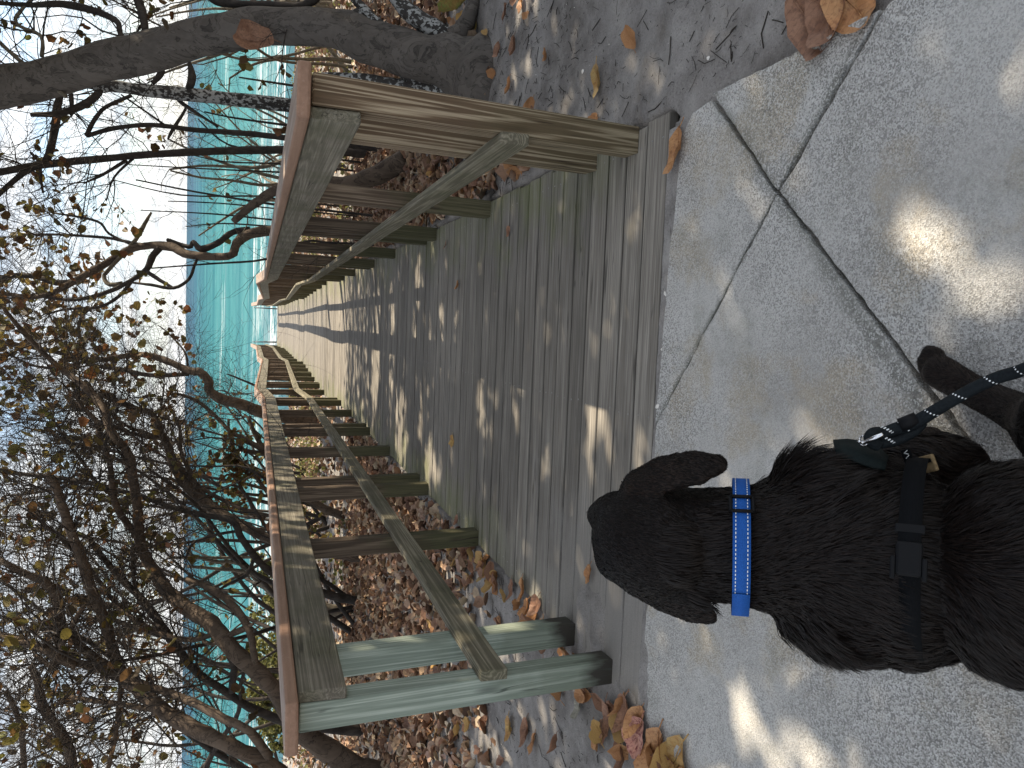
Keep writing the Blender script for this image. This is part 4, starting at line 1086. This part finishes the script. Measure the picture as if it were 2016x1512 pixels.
# ------------------------------------------------------------------ leaf litter, twigs, ground cover (uncountable)
lit = MB(); rg = random.Random(21)
def litter_density(x, y):
    if x < DX0 - .04:
        d = sstep(1.3, 3.0, y + .5 * fbm(x * 1.5, y * 1.5)) 
        if x < -2.6: d = max(d, sstep(.7, 1.6, y + .5 * fbm(x, y)))
    elif x > DX1 + .04:
        d = sstep(2.0, 3.4, y + .6 * fbm(x * 1.5, y * 1.5) - (x - .8) * .15)
        d = max(d, sstep(1.0, .78, x) * sstep(1.0, 1.5, y))
    else: return 0
    return d
n = 0
while n < 34000:
    if rg.random() < .55: y = rg.uniform(.8, 8); x = rg.choice((-1, 1)) * abs(rg.gauss(0, 3.2))
    else: y = rg.uniform(6, 27); x = rg.choice((-1, 1)) * abs(rg.gauss(0, 8))
    if not free_spot(x, y) or (0.7 < x < .76) or rg.random() > litter_density(x, y): n += .02; continue
    g = ground_z(x, y); r = rg.uniform(.028, .055) * (1 if y < 9 else 1.35)
    # no flat carpet: pile height varies
    pile = .05 * max(0, fbm(x * 1.1, y * 1.1, 2) + .35)
    put_leaf(lit, Vector((x, y, g + .006 + rg.uniform(0, 1) * pile)), r, (rg.gauss(0, .6), rg.gauss(0, .6), rg.uniform(0, 6.3)), rg); n += 1
tag(lit.build('leaf_litter', LITTER, attr=True), 'thick litter of dead sea grape leaves on both sides of the boardwalk', 'leaf litter', kind='stuff')

deb = MB()
for _ in range(26000):
    side = rg.random()
    if side < .62: x = rg.uniform(.72, 3.6); y = rg.uniform(-1.4, 4)
    else: x = rg.uniform(-5, -1.26); y = rg.uniform(-.6, 4)
    if not free_spot(x, y): continue
    if fbm(x * 2 + 7, y * 2) < rg.uniform(-.5, .4): continue
    g = ground_z(x, y) + .003; a = rg.uniform(0, 6.3) if rg.random() < .6 else rg.gauss(1.57, .5); L = rg.choice((.006, .008, .01, .012, .018, .02, .03, .07)) * rg.uniform(.6, 1.3); r = rg.uniform(.0004, .0013) * (1.6 if L > .025 else 1)
    P = [(x + math.cos(a) * L * (t - .5) + rg.gauss(0, L * .08), y + math.sin(a) * L * (t - .5) + rg.gauss(0, L * .08), g + rg.uniform(0, .003), r) for t in (0, .5, 1)]
    tube(deb, P, 3, cap=False)
HUM = NT('humus').out((.035, .028, .022), .9)
tag(deb.build('twig_debris', HUM), 'small dark twigs and bark crumbs scattered over the sand', 'debris', kind='stuff')
shm = NT('shell'); SHELL = shm.out((.72, .68, .62), .4)
shb = MB()
for _ in range(260):
    x = rg.uniform(.75, 3) if rg.random() < .6 else rg.uniform(-3.5, -1.3); y = rg.uniform(-1.3, 3)
    if not free_spot(x, y): continue
    c = Vector((x, y, ground_z(x, y) + .001)); r = rg.uniform(.001, .004)
    shb.add([c + Vector((math.cos(k * 1.57 + x * 9) * r * rg.uniform(.6, 1.2), math.sin(k * 1.57 + x * 9) * r, 0)) for k in range(4)] + [c + Vector((0, 0, r * .8))], [(0, 1, 4), (1, 2, 4), (2, 3, 4), (3, 0, 4)])
tag(shb.build('shell_grit', SHELL, smooth=False), 'tiny white shell crumbs dotted over the grey sand', 'shell grit', kind='stuff')
# a few shells along the first plank
for (x, y, r, lab) in [(1307, 578, .009, 'small white shell chip in the gap before the first plank, nearest the right'), (1302, 688, .010, 'white shell chip halfway along the gap before the first plank'), (1294, 800, .014, 'white cupped shell at the edge of the first plank left of the middle'), (1119, 135, .010, 'white shell chip on dark sand right of the curled tan leaf'), (1383, 112, .008, 'pale shell chip near the right edge of the concrete')]:
    p = at_z(x, y, .0); mb = MB(); rr = random.Random(x)
    vs = [Vector((0, 0, r * .5))]; fs = []
    for i in (1, 2):
        for k in range(9):
            a = 2 * math.pi * k / 9; rad = r * i / 2 * (1 + .15 * math.sin(k * 2.1)); vs.append(Vector((math.cos(a) * rad, math.sin(a) * rad * .75, r * (.5 - .12 * i * i))))
    fs = [(0, 1 + k, 1 + (k + 1) % 9) for k in range(9)] + [(1 + k, 10 + k, 10 + (k + 1) % 9, 1 + (k + 1) % 9) for k in range(9)]
    mb.add(vs, fs); o = mb.build('shell', SHELL); z = ground_z(p.x, p.y); o.location = (p.x, p.y, max(z, -.012 if y > 500 else z) + .002); o.rotation_euler = (.25, .1, rr.uniform(0, 6)); tag(o, lab, 'shell', 'shell chips')

gc = MB()
for _ in range(170):
    y0 = rg.uniform(7.5, 27); sx = rg.choice((-1, 1)); x0 = (-1.6 - abs(rg.gauss(0, 5))) if sx < 0 else (1.1 + abs(rg.gauss(0, 4.5)))
    if y0 < 12 and rg.random() < .5: continue
    for _ in range(70):
        x = x0 + rg.gauss(0, .35); y = y0 + rg.gauss(0, .35)
        if DX0 - .1 < x < DX1 + .1: continue
        h = rg.uniform(.02, .22) * math.exp(-((x - x0) ** 2 + (y - y0) ** 2) / .3)
        put_leaf(gc, Vector((x, y, ground_z(x, y) + h)), rg.uniform(.02, .045), (rg.gauss(.3, .6), rg.gauss(0, .6), rg.uniform(0, 6.3)), rg)
tag(gc.build('ground_cover', GREENC, attr=True), 'yellow-green dune plants creeping over the leaf litter', 'ground cover', kind='stuff')
# green bush left beyond the cap
for i, (x, y) in enumerate([(-6.2, 11.5), (-7.6, 13.0), (-5.4, 14.0), (-9.0, 11.0)]):
    shrub(x, y, 1.0, 6, (0, 0), .9, ['low yellow-green bush behind the left front post, beyond the leaning trunks', 'low yellow-green bush at the dune edge, just above the railing cap on the left', 'low yellow-green bush seen between the left posts, nearest the planks', 'low yellow-green bush at the outermost left edge of the dune'][i], 'low green bushes on the dune', 120 + i, twn=60, leafmat=GREENC, lr=.045, mat=BARK_TAN, singles=0, spread=.6)

#DOG#
# ------------------------------------------------------------------ the dog, sitting with its back to the camera
_h = R @ np.array([0, 0, 1]); HF = Vector((_h[0], _h[1], 0)).normalized(); HR = Vector((HF.y, -HF.x, 0))
def L3(F, l, z): return Vector((0, -CAM_BACK, 0)) + HF * F + HR * l + Vector((0, 0, z))
def DP(x, y, F):
    d = ray(x, y); return CAMP + d * (F / d.dot(HF))
dog = empty('dog', L3(.75, -.25, 0)); tag(dog, 'large dark brown dog sitting on the concrete with its back to the viewer', 'dog')
def m_fur(name, a, b, rough=.5):
    m = NT(name); co = m.coord('Object'); r = m.attr(); n1 = m.noise(co, 5, 3, .6)
    col = m.mix(r, a, b); col = m.mix(m.mr(n1, .4, .7, 0, .5), col, tuple(c * .6 for c in a))
    return m.out(col, rough, None, .20)
FUR = m_fur('dark_fur', (.0062, .0042, .0035), (.026, .0145, .0095), .5)
SKIN = m_fur('dark_coat', (.004, .003, .0025), (.006, .004, .0035), .9)
bmd = bmesh.new()
def ell(c, rad, ax=None, up=None, seg=3):
    """ellipsoid; ax: direction of the first radius, up: approximate direction of the third"""
    ax = (ax or HF).normalized(); up = up or Vector((0, 0, 1)); s_ = up.cross(ax).normalized(); u = ax.cross(s_).normalized()
    Mx = Matrix(((ax.x * rad[0], s_.x * rad[1], u.x * rad[2], c.x), (ax.y * rad[0], s_.y * rad[1], u.y * rad[2], c.y), (ax.z * rad[0], s_.z * rad[1], u.z * rad[2], c.z), (0, 0, 0, 1)))
    bmesh.ops.create_icosphere(bmd, subdivisions=seg, radius=1, matrix=Mx)
def limb(pts):
    for (a, ra), (b, rb) in zip(pts, pts[1:]):
        k = max(3, int((b - a).length / (min(ra, rb) * .4)))
        for i in range(k + 1):
            t = i / k; ell(a.lerp(b, t), (ra + (rb - ra) * t,) * 3, seg=2)
UP = Vector((0, 0, 1))
lh = -.236
# head
ell(L3(.985, lh, .735), (.108, .080, .076)); ell(L3(1.03, lh - .030, .757), (.048, .040, .036)); ell(L3(1.03, lh + .033, .757), (.048, .040, .036))
ell(L3(1.005, lh - .050, .700), (.055, .044, .05)); ell(L3(1.005, lh + .050, .700), (.055, .044, .05))
limb([(L3(1.05, lh, .715), .062), (L3(1.12, lh, .690), .050), (L3(1.195, lh, .675), .042)])
ell(L3(1.225, lh, .690), (.018, .022, .016))
# ears
EARS = []
for pts in ([(1256, 953, .985), (1302, 934, .955), (1348, 924, .928), (1390, 918, .908)], [(1252, 1150, .985), (1298, 1172, .955), (1338, 1188, .928), (1372, 1202, .908)]):
    P = [DP(*q) for q in pts]; EARS += P + [a_.lerp(b_, .5) for a_, b_ in zip(P, P[1:])]; side = (P[0] - L3(.96, lh, .72)).normalized()
    for i, p in enumerate(P):
        d = (P[min(i + 1, 3)] - P[max(i - 1, 0)]).normalized()
        w = (.036, .040, .037, .026)[i]
        ell(p, (.034, w, .0115), d, (side * .55 + UP * .8).normalized())
    for a, b in zip(P, P[1:]):
        m_ = a.lerp(b, .5); ell(m_, (.03, .038, .0110), (b - a), (side * .55 + UP * .8).normalized())
    ell(P[0].lerp(L3(.985, lh, .745), .28), (.03, .03, .022))
# neck and ruff
limb([(L3(.965, lh, .690), .086), (L3(.905, lh + .002, .625), .085), (L3(.86, lh + .004, .56), .102)])
ell(L3(.855, -.228, .548), (.075, .132, .085), L3(.8, 0, .5) - L3(.9, 0, .57))
# chest, ribs, belly, rump
AXB = (L3(.42, 0, .20) - L3(.84, 0, .50)).normalized()
ell(L3(.835, -.250, .485), (.120, .142, .140), AXB); ell(L3(.86, -.25, .40), (.12, .125, .16))
ell(L3(.785, -.250, .450), (.09, .132, .133), AXB)
ell(L3(.665, -.240, .370), (.125, .142, .145), AXB); ell(L3(.56, -.243, .285), (.16, .148, .15), AXB); ell(L3(.43, -.25, .19), (.15, .155, .16)); 
ell(L3(.80, -.25, .30), (.10, .11, .16))
# front legs
for sg, lx in ((1, -.128), (-1, -.375)):
    ell(L3(.855, lx - sg * .012, .42), (.07, .050, .12))
    limb([(L3(.85, lx, .36), .056), (L3(.84, lx + .006 * sg, .25), .043), (L3(.93, lx + .012 * sg, .14), .031), (L3(1.00, lx + .014 * sg, .055), .029), (L3(1.055, lx + .014 * sg, .032), .034)])
    for k in range(4): ell(L3(1.093 - abs(k - 1.5) * .010, lx + .014 * sg + (k - 1.5) * .018, .020), (.024, .0115, .018))
# hind legs: thighs on the ground, long feet pointing forward
HL = [(L3(1.045, .030, .032), .034), (L3(.985, -.001, .034), .031), (L3(.92, -.028, .040), .033), (L3(.86, -.050, .055), .040)]
limb(HL + [(L3(.74, -.060, .16), .068), (L3(.60, -.10, .20), .105), (L3(.48, -.17, .17), .13)])
for k in range(4): ell(L3(1.085 - abs(k - 1.5) * .010, .044 + (k - 1.5) * .018, .022), (.025, .0118, .019), (HF + HR * .32))
limb([(L3(.98, -.415, .034), .034), (L3(.86, -.42, .04), .034), (L3(.76, -.40, .07), .045), (L3(.68, -.39, .15), .065), (L3(.56, -.38, .18), .09), (L3(.46, -.35, .17), .12)])
for k in range(4): ell(L3(1.02 - abs(k - 1.5) * .010, -.415 + (k - 1.5) * .018, .022), (.025, .0118, .019))
limb([(L3(.33, -.27, .10), .04), (L3(.20, -.30, .04), .03), (L3(.05, -.36, .03), .022), (L3(-.08, -.40, .028), .012)])
me = bpy.data.meshes.new('tmp'); bmd.to_mesh(me); bmd.free()
tmp = bpy.data.objects.new('tmp', me); C.objects.link(tmp)
rm = tmp.modifiers.new('r', 'REMESH'); rm.mode = 'VOXEL'; rm.voxel_size = .0065
sm_ = tmp.modifiers.new('s', 'SMOOTH'); sm_.iterations = 7; sm_.factor = .5
dg = bpy.context.evaluated_depsgraph_get(); dg.update()
body_me = bpy.data.meshes.new_from_object(tmp.evaluated_get(dg)); bpy.data.objects.remove(tmp)
body_me.materials.clear(); body_me.materials.append(SKIN)
body_me.polygons.foreach_set('use_smooth', [True] * len(body_me.polygons))
body_me.transform(Matrix.Translation(-dog.location))
body = link('body', body_me, dog)

# fur blades combed backwards
def make_fur(N=190000):
    nv = len(body_me.vertices); co = np.empty(nv * 3); body_me.vertices.foreach_get('co', co); co = co.reshape(-1, 3) + np.array(dog.location)
    body_me.calc_loop_triangles(); nt = len(body_me.loop_triangles); ti = np.empty(nt * 3, dtype=np.int64); body_me.loop_triangles.foreach_get('vertices', ti); ti = ti.reshape(-1, 3)
    vn = np.empty(nv * 3); body_me.vertices.foreach_get('normal', vn); vn = vn.reshape(-1, 3)
    A, B, Cc = co[ti[:, 0]], co[ti[:, 1]], co[ti[:, 2]]
    fn = np.cross(B - A, Cc - A); ar = np.linalg.norm(fn, axis=1) * .5; fn /= (ar[:, None] * 2 + 1e-12)
    mid = (A + B + Cc) / 3; tc = np.array(CAMP) - mid; dist = np.linalg.norm(tc, axis=1); tc /= dist[:, None]
    face = (fn * tc).sum(1)
    w = ar * np.where(face > -.25, 1.0, .22)
    hf = np.array(HF); F = (mid - np.array([0, -CAM_BACK, 0])) @ hf
    w *= np.where(F < .45, .3, 1.)
    rs = np.random.RandomState(5)
    idx = rs.choice(nt, N, p=w / w.sum()); u = rs.rand(N); v = rs.rand(N); sw = u + v > 1; u[sw] = 1 - u[sw]; v[sw] = 1 - v[sw]
    P = A[idx] * (1 - u - v)[:, None] + B[idx] * u[:, None] + Cc[idx] * v[:, None]
    Nn = vn[ti[idx, 0]] * (1 - u - v)[:, None] + vn[ti[idx, 1]] * u[:, None] + vn[ti[idx, 2]] * v[:, None]; Nn /= np.linalg.norm(Nn, axis=1)[:, None]
    q = P - np.array([0, -CAM_BACK, 0]); F = q @ hf; l = q @ np.array(HR); z = P[:, 2]
    head = (z > .66) & (F > .90); leg = (z < .26) & (F > .78); de = np.min(np.stack([np.linalg.norm(P - np.array(e_), axis=1) for e_ in EARS]), 0); ear = (de < .042) & (np.abs(l - lh) > .075); head = head | ear
    length = np.full(N, .031); length[head] = .0085; length[ear] = .0075; length[leg] = .010
    ruff = np.exp(-((z - .575) / .045) ** 2) * (F > .78) * (F < .93); length += ruff * .022
    backe = np.exp(-((z - .455) / .03) ** 2) * (F > .70) * (F < .82); length += backe * .006
    neck = (z > .60) & (z < .67) & ~head; length[neck] = .020
    flow = -hf[None, :] * .8 + np.array([0, 0, -.75])[None, :] + np.array(HR)[None, :] * ((l + .25) * 1.8)[:, None]
    flow[head] = -hf * 1.0 + np.array([0, 0, -.25]); flow[leg] = np.array([0, 0, -.2]) + hf * .3
    # swirls
    ph = P * np.array([23, 19, 21.]); sw1 = np.sin(ph[:, 0] + 1.7 * np.sin(ph[:, 1])) ; sw2 = np.cos(ph[:, 2] + 1.3 * np.sin(ph[:, 0]))
    side = np.cross(Nn, flow); side /= np.linalg.norm(side, axis=1)[:, None] + 1e-9
    flow = flow + side * (.30 * (sw1 + sw2) * np.where(head | leg, .25, 1.))[:, None]
    flow -= Nn * (flow * Nn).sum(1)[:, None]; flow /= np.linalg.norm(flow, axis=1)[:, None] + 1e-9
    clump = .5 + .5 * np.sin(P[:, 0] * 160 + 2 * np.sin(P[:, 1] * 90)) * np.sin(P[:, 2] * 150 + P[:, 1] * 120)
    lift = .14 + .13 * rs.rand(N) + .25 * ruff + .10 * clump
    lift = np.where(head | leg, .12 + .10 * rs.rand(N), lift)
    d0 = flow + Nn * lift[:, None] + rs.normal(0, .06, (N, 3)); d0 /= np.linalg.norm(d0, axis=1)[:, None]
    length = length * (.6 + .6 * rs.rand(N)) * (.8 + .35 * clump)
    W = np.cross(d0, Nn); W /= np.linalg.norm(W, axis=1)[:, None] + 1e-9; W = W * .8 + rs.normal(0, .35, (N, 3)); W /= np.linalg.norm(W, axis=1)[:, None]
    wd = np.where(head | leg, .00045, .0007)[:, None]
    p1 = P + d0 * length[:, None] * .5; d1 = d0 - Nn * .34 + rs.normal(0, .07, (N, 3)); p2 = p1 + d1 * length[:, None] * .5
    # hairs gather into locks
    from mathutils.kdtree import KDTree
    K = 5200; ci = rs.choice(N, K, replace=False); kd = KDTree(K)
    for a_, b_ in enumerate(ci): kd.insert(P[b_], a_)
    kd.balance(); near = np.array([kd.find(p_)[1] for p_ in P]); cl = ci[near]
    ct1 = P[cl] + d0[cl] * length[cl][:, None] * .5; ct2 = p2[cl]
    amt = np.where(head | leg, .10, .32)[:, None]
    p1 = p1 * (1 - amt * .45) + (ct1 + (P - P[cl]) * .35) * amt * .45; p2 = p2 * (1 - amt) + (ct2 + (P - P[cl]) * .15) * amt
    V = np.stack([P - W * wd, P + W * wd, p1 - W * wd * .8, p1 + W * wd * .8, p2], 1).reshape(-1, 3) - np.array(dog.location)
    b = np.arange(N) * 5
    T = np.stack([np.stack([b, b + 1, b + 3], 1), np.stack([b, b + 3, b + 2], 1), np.stack([b + 2, b + 3, b + 4], 1)], 1).reshape(-1, 3)
    m = bpy.data.meshes.new('fur'); m.vertices.add(len(V)); m.vertices.foreach_set('co', V.ravel())
    m.loops.add(len(T) * 3); m.loops.foreach_set('vertex_index', T.ravel().astype(np.int32)); m.polygons.add(len(T)); m.polygons.foreach_set('loop_start', np.arange(0, len(T) * 3, 3, dtype=np.int32)); m.polygons.foreach_set('loop_total', np.full(len(T), 3, dtype=np.int32))
    m.update(calc_edges=True)
    a = m.attributes.new('rnd', 'FLOAT', 'POINT'); rv = rs.rand(N) ** 2 * .55; rv[ear] = .45 + .5 * rs.rand(ear.sum()); rv[leg] = .35 + .4 * rs.rand(leg.sum()); a.data.foreach_set('value', np.repeat(rv, 5))  # ears and legs browner: brown coat plus sunlit sheen put into the colour
    m.materials.append(FUR); o = link('fur', m, dog); o['kind'] = 'stuff'
make_fur()

# ------------------------------------------------------------------ collar
def m_web(name, a, sc=900, rough=.7):
    m = NT(name); co = m.coord('Object'); n1 = m.noise(co, sc, 2, .5); n2 = m.noise(co, 30, 3, .5)
    col = m.mix(m.mr(n1, .35, .65), tuple(c * .75 for c in a), tuple(min(1, c * 1.2) for c in a)); col = m.mix(m.mr(n2, .4, .7, 0, .25), col, tuple(c * .6 for c in a))
    return m.out(col, rough, m.bump(n1, .5, .001), .10)
BLUE = m_web('blue_webbing', (.018, .095, .36)); BLACKW = m_web('black_webbing', (.005, .0055, .0065), 900, .9); PLASTIC = NT('black_plastic').out((.007, .0072, .008), .55, None, .12)
WHITE = NT('white_thread').out((.72, .74, .74), .6); CHROME = NT('chrome').out((.75, .75, .76), .18, None, .5, 1.0); TAN = m_web('tan_leather', (.24, .17, .09), 200)
def ring_band(c, ax, ru, rl, width, thick, mat, name, parent, a0=0, a1=360, up=UP, n=72):
    """a flat strap round axis ax; ru lateral radius, rl the other"""
    ax = ax.normalized(); s_ = HR; u = ax.cross(s_).normalized()
    if u.z < 0: u = -u
    vs = []; fs = []; full = abs(a1 - a0) >= 360
    m_ = n if full else n + 1
    for i in range(m_):
        a = math.radians(a0 + (a1 - a0) * i / n); e = s_ * math.cos(a) * ru + u * math.sin(a) * rl; en = (s_ * math.cos(a) + u * math.sin(a))
        for dw, dt in ((-.5, 0), (.5, 0), (.5, 1), (-.5, 1)): vs.append(c + e + ax * width * dw + en * thick * dt - parent.location)
    for i in range(n):
        a = i * 4; b = ((i + 1) % m_) * 4
        for k in range(4): fs.append((a + k, a + (k + 1) % 4, b + (k + 1) % 4, b + k))
    mb = MB(); mb.add([tuple(v) for v in vs], fs); return mb.build(name, mat, parent), (s_, u, ax)
CC = L3(.905, lh + .002, .628); CAX = (L3(.955, 0, .695) - L3(.86, 0, .575)).normalized()
col_ = empty('dog_collar', CC); tag(col_, 'bright blue webbing collar with two rows of white stitching round the dog neck', 'collar')
_, (cs, cu, ca) = ring_band(CC, CAX, .0955, .0965, .0235, .003, BLUE, 'band', col_)
mb = MB()
for row in (-.0078, .0078):
    for i in range(110):
        a = math.radians(i * 360 / 110); en = cs * math.cos(a) + cu * math.sin(a); tt = (-cs * math.sin(a) + cu * math.cos(a))
        p = CC + cs * math.cos(a) * .0955 + cu * math.sin(a) * .0965 + en * .0034 + ca * row - col_.location
        h = .0016; w_ = .0006
        mb.add([tuple(p + tt * sx * h + ca * sy * w_ + en * k) for sx, sy in ((-1, -1), (1, -1), (1, 1), (-1, 1)) for k in (0,)], [(0, 1, 2, 3)])
o = mb.build('stitching', WHITE, col_); o['kind'] = 'stuff'
# slider on the right side, overlap seam on the left
for (ang, hw) in ((44, .0150),):
    mb = MB()
    for da, dw in ((-7, .004), (7, .004)):
        a = math.radians(ang + da); en = cs * math.cos(a) + cu * math.sin(a); p = CC + en * .1015 - col_.location
        tube(mb, [(*(p - ca * hw), .0026), (*(p + ca * hw), .0026)], 6)
    for sg in (-1, 1):
        P = []
        for k in range(5):
            a = math.radians(ang - 7 + 14 * k / 4); en = cs * math.cos(a) + cu * math.sin(a); P.append((*(CC + en * .1015 + ca * hw * sg - col_.location), .0024))
        tube(mb, P, 6)
    mb.build('slider', PLASTIC, col_)
ring_band(CC, CAX, .0965, .0975, .0228, .0042, BLUE, 'overlap', col_, 118, 152)

# ------------------------------------------------------------------ harness
HC = L3(.762, -.256, .440); HAX = AXB
har = empty('dog_harness', HC); tag(har, 'black webbing harness with a dark plastic buckle and metal rings on the dog back', 'harness')
_, (hs, hu, ha) = ring_band(HC + HR * .022, HAX, .134, .150, .026, .003, BLACKW, 'strap', har, -95, 76)
ring_band(HC + HR * .010, HAX, .125, .128, .024, .003, BLACKW, 'strap', har, 76, 265)
def on_ring(ang, r=.163, along=0.0):
    a = math.radians(ang); return HC + hs * math.cos(a) * (r - .006) + hu * math.sin(a) * r + ha * along - har.location
def slab_obj(name, c, ax1, ax2, nrm, s1, s2, s3, mat, parent, bev=.003):
    me = box_mesh(name, s1, s2, s3, mat, bev=bev, segs=2); Mx = Matrix((ax1, ax2, nrm)).transposed().to_4x4(); Mx.translation = c
    me.transform(Mx); return link(name, me, parent)
a = math.radians(73); en = hs * math.cos(a) + hu * math.sin(a); tt = -hs * math.sin(a) + hu * math.cos(a)
b1 = on_ring(72, .158); slab_obj('buckle', b1, tt, ha, en, .042, .030, .009, PLASTIC, har, .004)
for da in (-1, 1): slab_obj('buckle_prong', b1 + tt * .012 + ha * .0175 * da + en * .001, tt, ha, en, .028, .006, .008, PLASTIC, har, .002)
slab_obj('slider', on_ring(58, .159), -hs * math.sin(math.radians(58)) + hu * math.cos(math.radians(58)), ha, hs * math.cos(math.radians(58)) + hu * math.sin(math.radians(58)), .012, .034, .007, PLASTIC, har, .002)
def ring_obj(name, c, a1, a2, r, t, mat, parent, n=20, deg=360):
    mb = MB(); P = [(*(c + a1 * math.cos(math.radians(deg) * k / n) * r + a2 * math.sin(math.radians(deg) * k / n) * r), t) for k in range(n + 1)]; tube(mb, P, 7); return mb.build(name, mat, parent)
p = DP(1800, 1152, .735) - har.location; ring_obj('metal_ring', p, HR, (ha * .5 + UP * .5).normalized(), .0115, .0021, CHROME, har)
p = DP(1796, 938, .760) - har.location; ring_obj('metal_ring', p, HR, ha, .0075, .0018, CHROME, har)
# tan tab with a dark stripe and small white letters, on the right flank
tc = DP(1816, 916, .765); tl_ = (DP(1842, 905, .74) - DP(1790, 918, .785)).normalized(); tn = (CAMP - tc).normalized(); tn = (tn - tl_ * tn.dot(tl_)).normalized(); tw_ = tn.cross(tl_)
slab_obj('leather_tab', tc - har.location, tl_, tw_, tn, .046, .024, .006, TAN, har, .002)
slab_obj('tab_stripe', tc + tn * .0036 + tw_ * .004 - har.location, tl_, tw_, tn, .040, .0055, .0012, BLACKW, har, .0003)
lm = MB(); xo = -.0105
for glyph in ([(0, 1), (.5, 0), (1, 1)], [(0, 1), (.5, 0), (1, 1)], [(0, 0), (.15, 1), (.55, .3), (.95, 1), (1.1, 0)]):
    for (ax_, ay_), (bx_, by_) in zip(glyph, glyph[1:]): tube(lm, [(xo + ax_ * .0055, ay_ * .007, 0, .0005), (xo + bx_ * .0055, by_ * .007, 0, .0005)], 5)
    xo += .0072
fo = lm.build('letters', WHITE, har)
lc = DP(1788, 902, .772); Mx = Matrix((-tw_, tl_, tn)).transposed().to_4x4(); Mx.translation = lc + tn * .004 - har.location; fo.matrix_local = Mx
slab_obj('label_patch', lc - tn * .0 - har.location, tl_, tw_, tn, .016, .026, .003, BLACKW, har, .001)
# grey green side panel under the leash clip
SIDEP = m_web('grey_green_webbing', (.009, .014, .014), 500)
mb = MB(); prs = [((1640, 868), (1648, 900)), ((1668, 866), (1672, 905)), ((1700, 870), (1700, 916)), ((1728, 880), (1722, 922)), ((1748, 900), (1742, 925))]
vs = []
for (a_, b_), Fk in zip(prs, (.835, .823, .808, .796, .788)):
    vs += [tuple(DP(*a_, Fk + .012) - har.location), tuple(DP((a_[0] + b_[0]) / 2, (a_[1] + b_[1]) / 2, Fk - .012) - har.location), tuple(DP(*b_, Fk - .022) - har.location)]
mb.add(vs, [(i * 3 + k, i * 3 + k + 1, i * 3 + k + 4, i * 3 + k + 3) for i in range(4) for k in range(2)])
o = mb.build('side_panel', SIDEP, har); md = o.modifiers.new('s', 'SOLIDIFY'); md.thickness = .004; md.offset = 0

# ------------------------------------------------------------------ leash
lz = DP(1735, 858, .775); leash = empty('leash', lz); tag(leash, 'black rope leash with white flecks clipped to the right side of the harness', 'leash')
ROPE = m_web('black_rope', (.012, .015, .017), 260, .75)
main = [(1730, 858, .775), (1758, 846, .765), (1800, 832, .745), (1850, 803, .715), (1905, 771, .685), (1960, 745, .655), (2016, 727, .62), (2090, 690, .56)]
P = [DP(*q) for q in main] + [L3(.35, .14, .80), L3(.18, .22, .98)]
lw = [.0078, .0085, .009, .0082, .0080, .0080, .0080, .008, .008, .008]
sm = catmull([(*(p - leash.location), r) for p, r in zip(P, lw)], 8)
mb = MB(); tube(mb, sm, 10, cap=True); mb.build('rope', ROPE, leash)
mb = MB(); P2 = [(1733, 873, .776), (1768, 865, .765), (1800, 848, .752), (1822, 832, .742)]; tube(mb, catmull([(*(DP(*q) - leash.location), r) for q, r in zip(P2, (.0075, .0078, .0075, .004))], 6), 9); mb.build('rope_end', ROPE, leash)
mb = MB(); tube(mb, catmull([(*(DP(*q) - leash.location), .009) for q in ((1728, 876, .777), (1717, 870, .778), (1714, 861, .777), (1722, 853, .775), (1736, 854, .774))], 5), 9); mb.build('rope_loop', ROPE, leash)
mb = MB(); tube(mb, catmull([(*(DP(*q) - leash.location), r) for q, r in (((1690, 868, .783), .0022), ((1700, 871, .781), .003), ((1722, 862, .764), .0035), ((1738, 855, .757), .0028))], 5), 8); mb.build('snap_hook', CHROME, leash)
ring_obj('hook_ring', DP(1700, 868, .785) - leash.location, HR, HF, .007, .0014, CHROME, leash)
# heat shrink sleeve near the loop
mb = MB(); tube(mb, [(*(DP(1772, 838, .757) - leash.location), .0098), (*(DP(1806, 824, .741) - leash.location), .0096)], 12); mb.build('sleeve', PLASTIC, leash)
mb = MB()
def flecks(P, r, n0):
    dirn = (P[1] - P[0]).normalized(); toc = (CAMP - P[0] - leash.location); toc = (toc - dirn * toc.dot(dirn)).normalized(); sd = dirn.cross(toc)
    for k in range(5):
        a = -.9 + k * .45; p = P[0] + dirn * (k * .0021) + (toc * math.cos(a) + sd * math.sin(a)) * (r + .0003)
        e = (sd * math.cos(a) - toc * math.sin(a))
        mb.add([tuple(p + dirn * sx * .0011 + e * sy * .0009) for sx, sy in ((-1, -1), (1, -1), (1, 1), (-1, 1))], [(0, 1, 2, 3)])
seglen = 0; nxt = .030; q = [Vector(a[:3]) for a in sm]
for a, b, s0 in zip(q, q[1:], sm):
    L_ = (b - a).length
    if seglen + L_ > nxt: flecks((a, b), s0[3], 0); nxt += .042
    seglen += L_
for px_ in ((1738, 850, .768), (1741, 870, .770)):
    p_ = DP(*px_) - leash.location; flecks((p_ + (CAMP - DP(*px_)).normalized() * -.000, p_ + (q[3] - q[0])), .0075, 0); flecks((p_ + (q[3] - q[0]) * .25, p_ + (q[3] - q[0])), .0075, 0)
o = mb.build('flecks', WHITE, leash); o['kind'] = 'stuff'
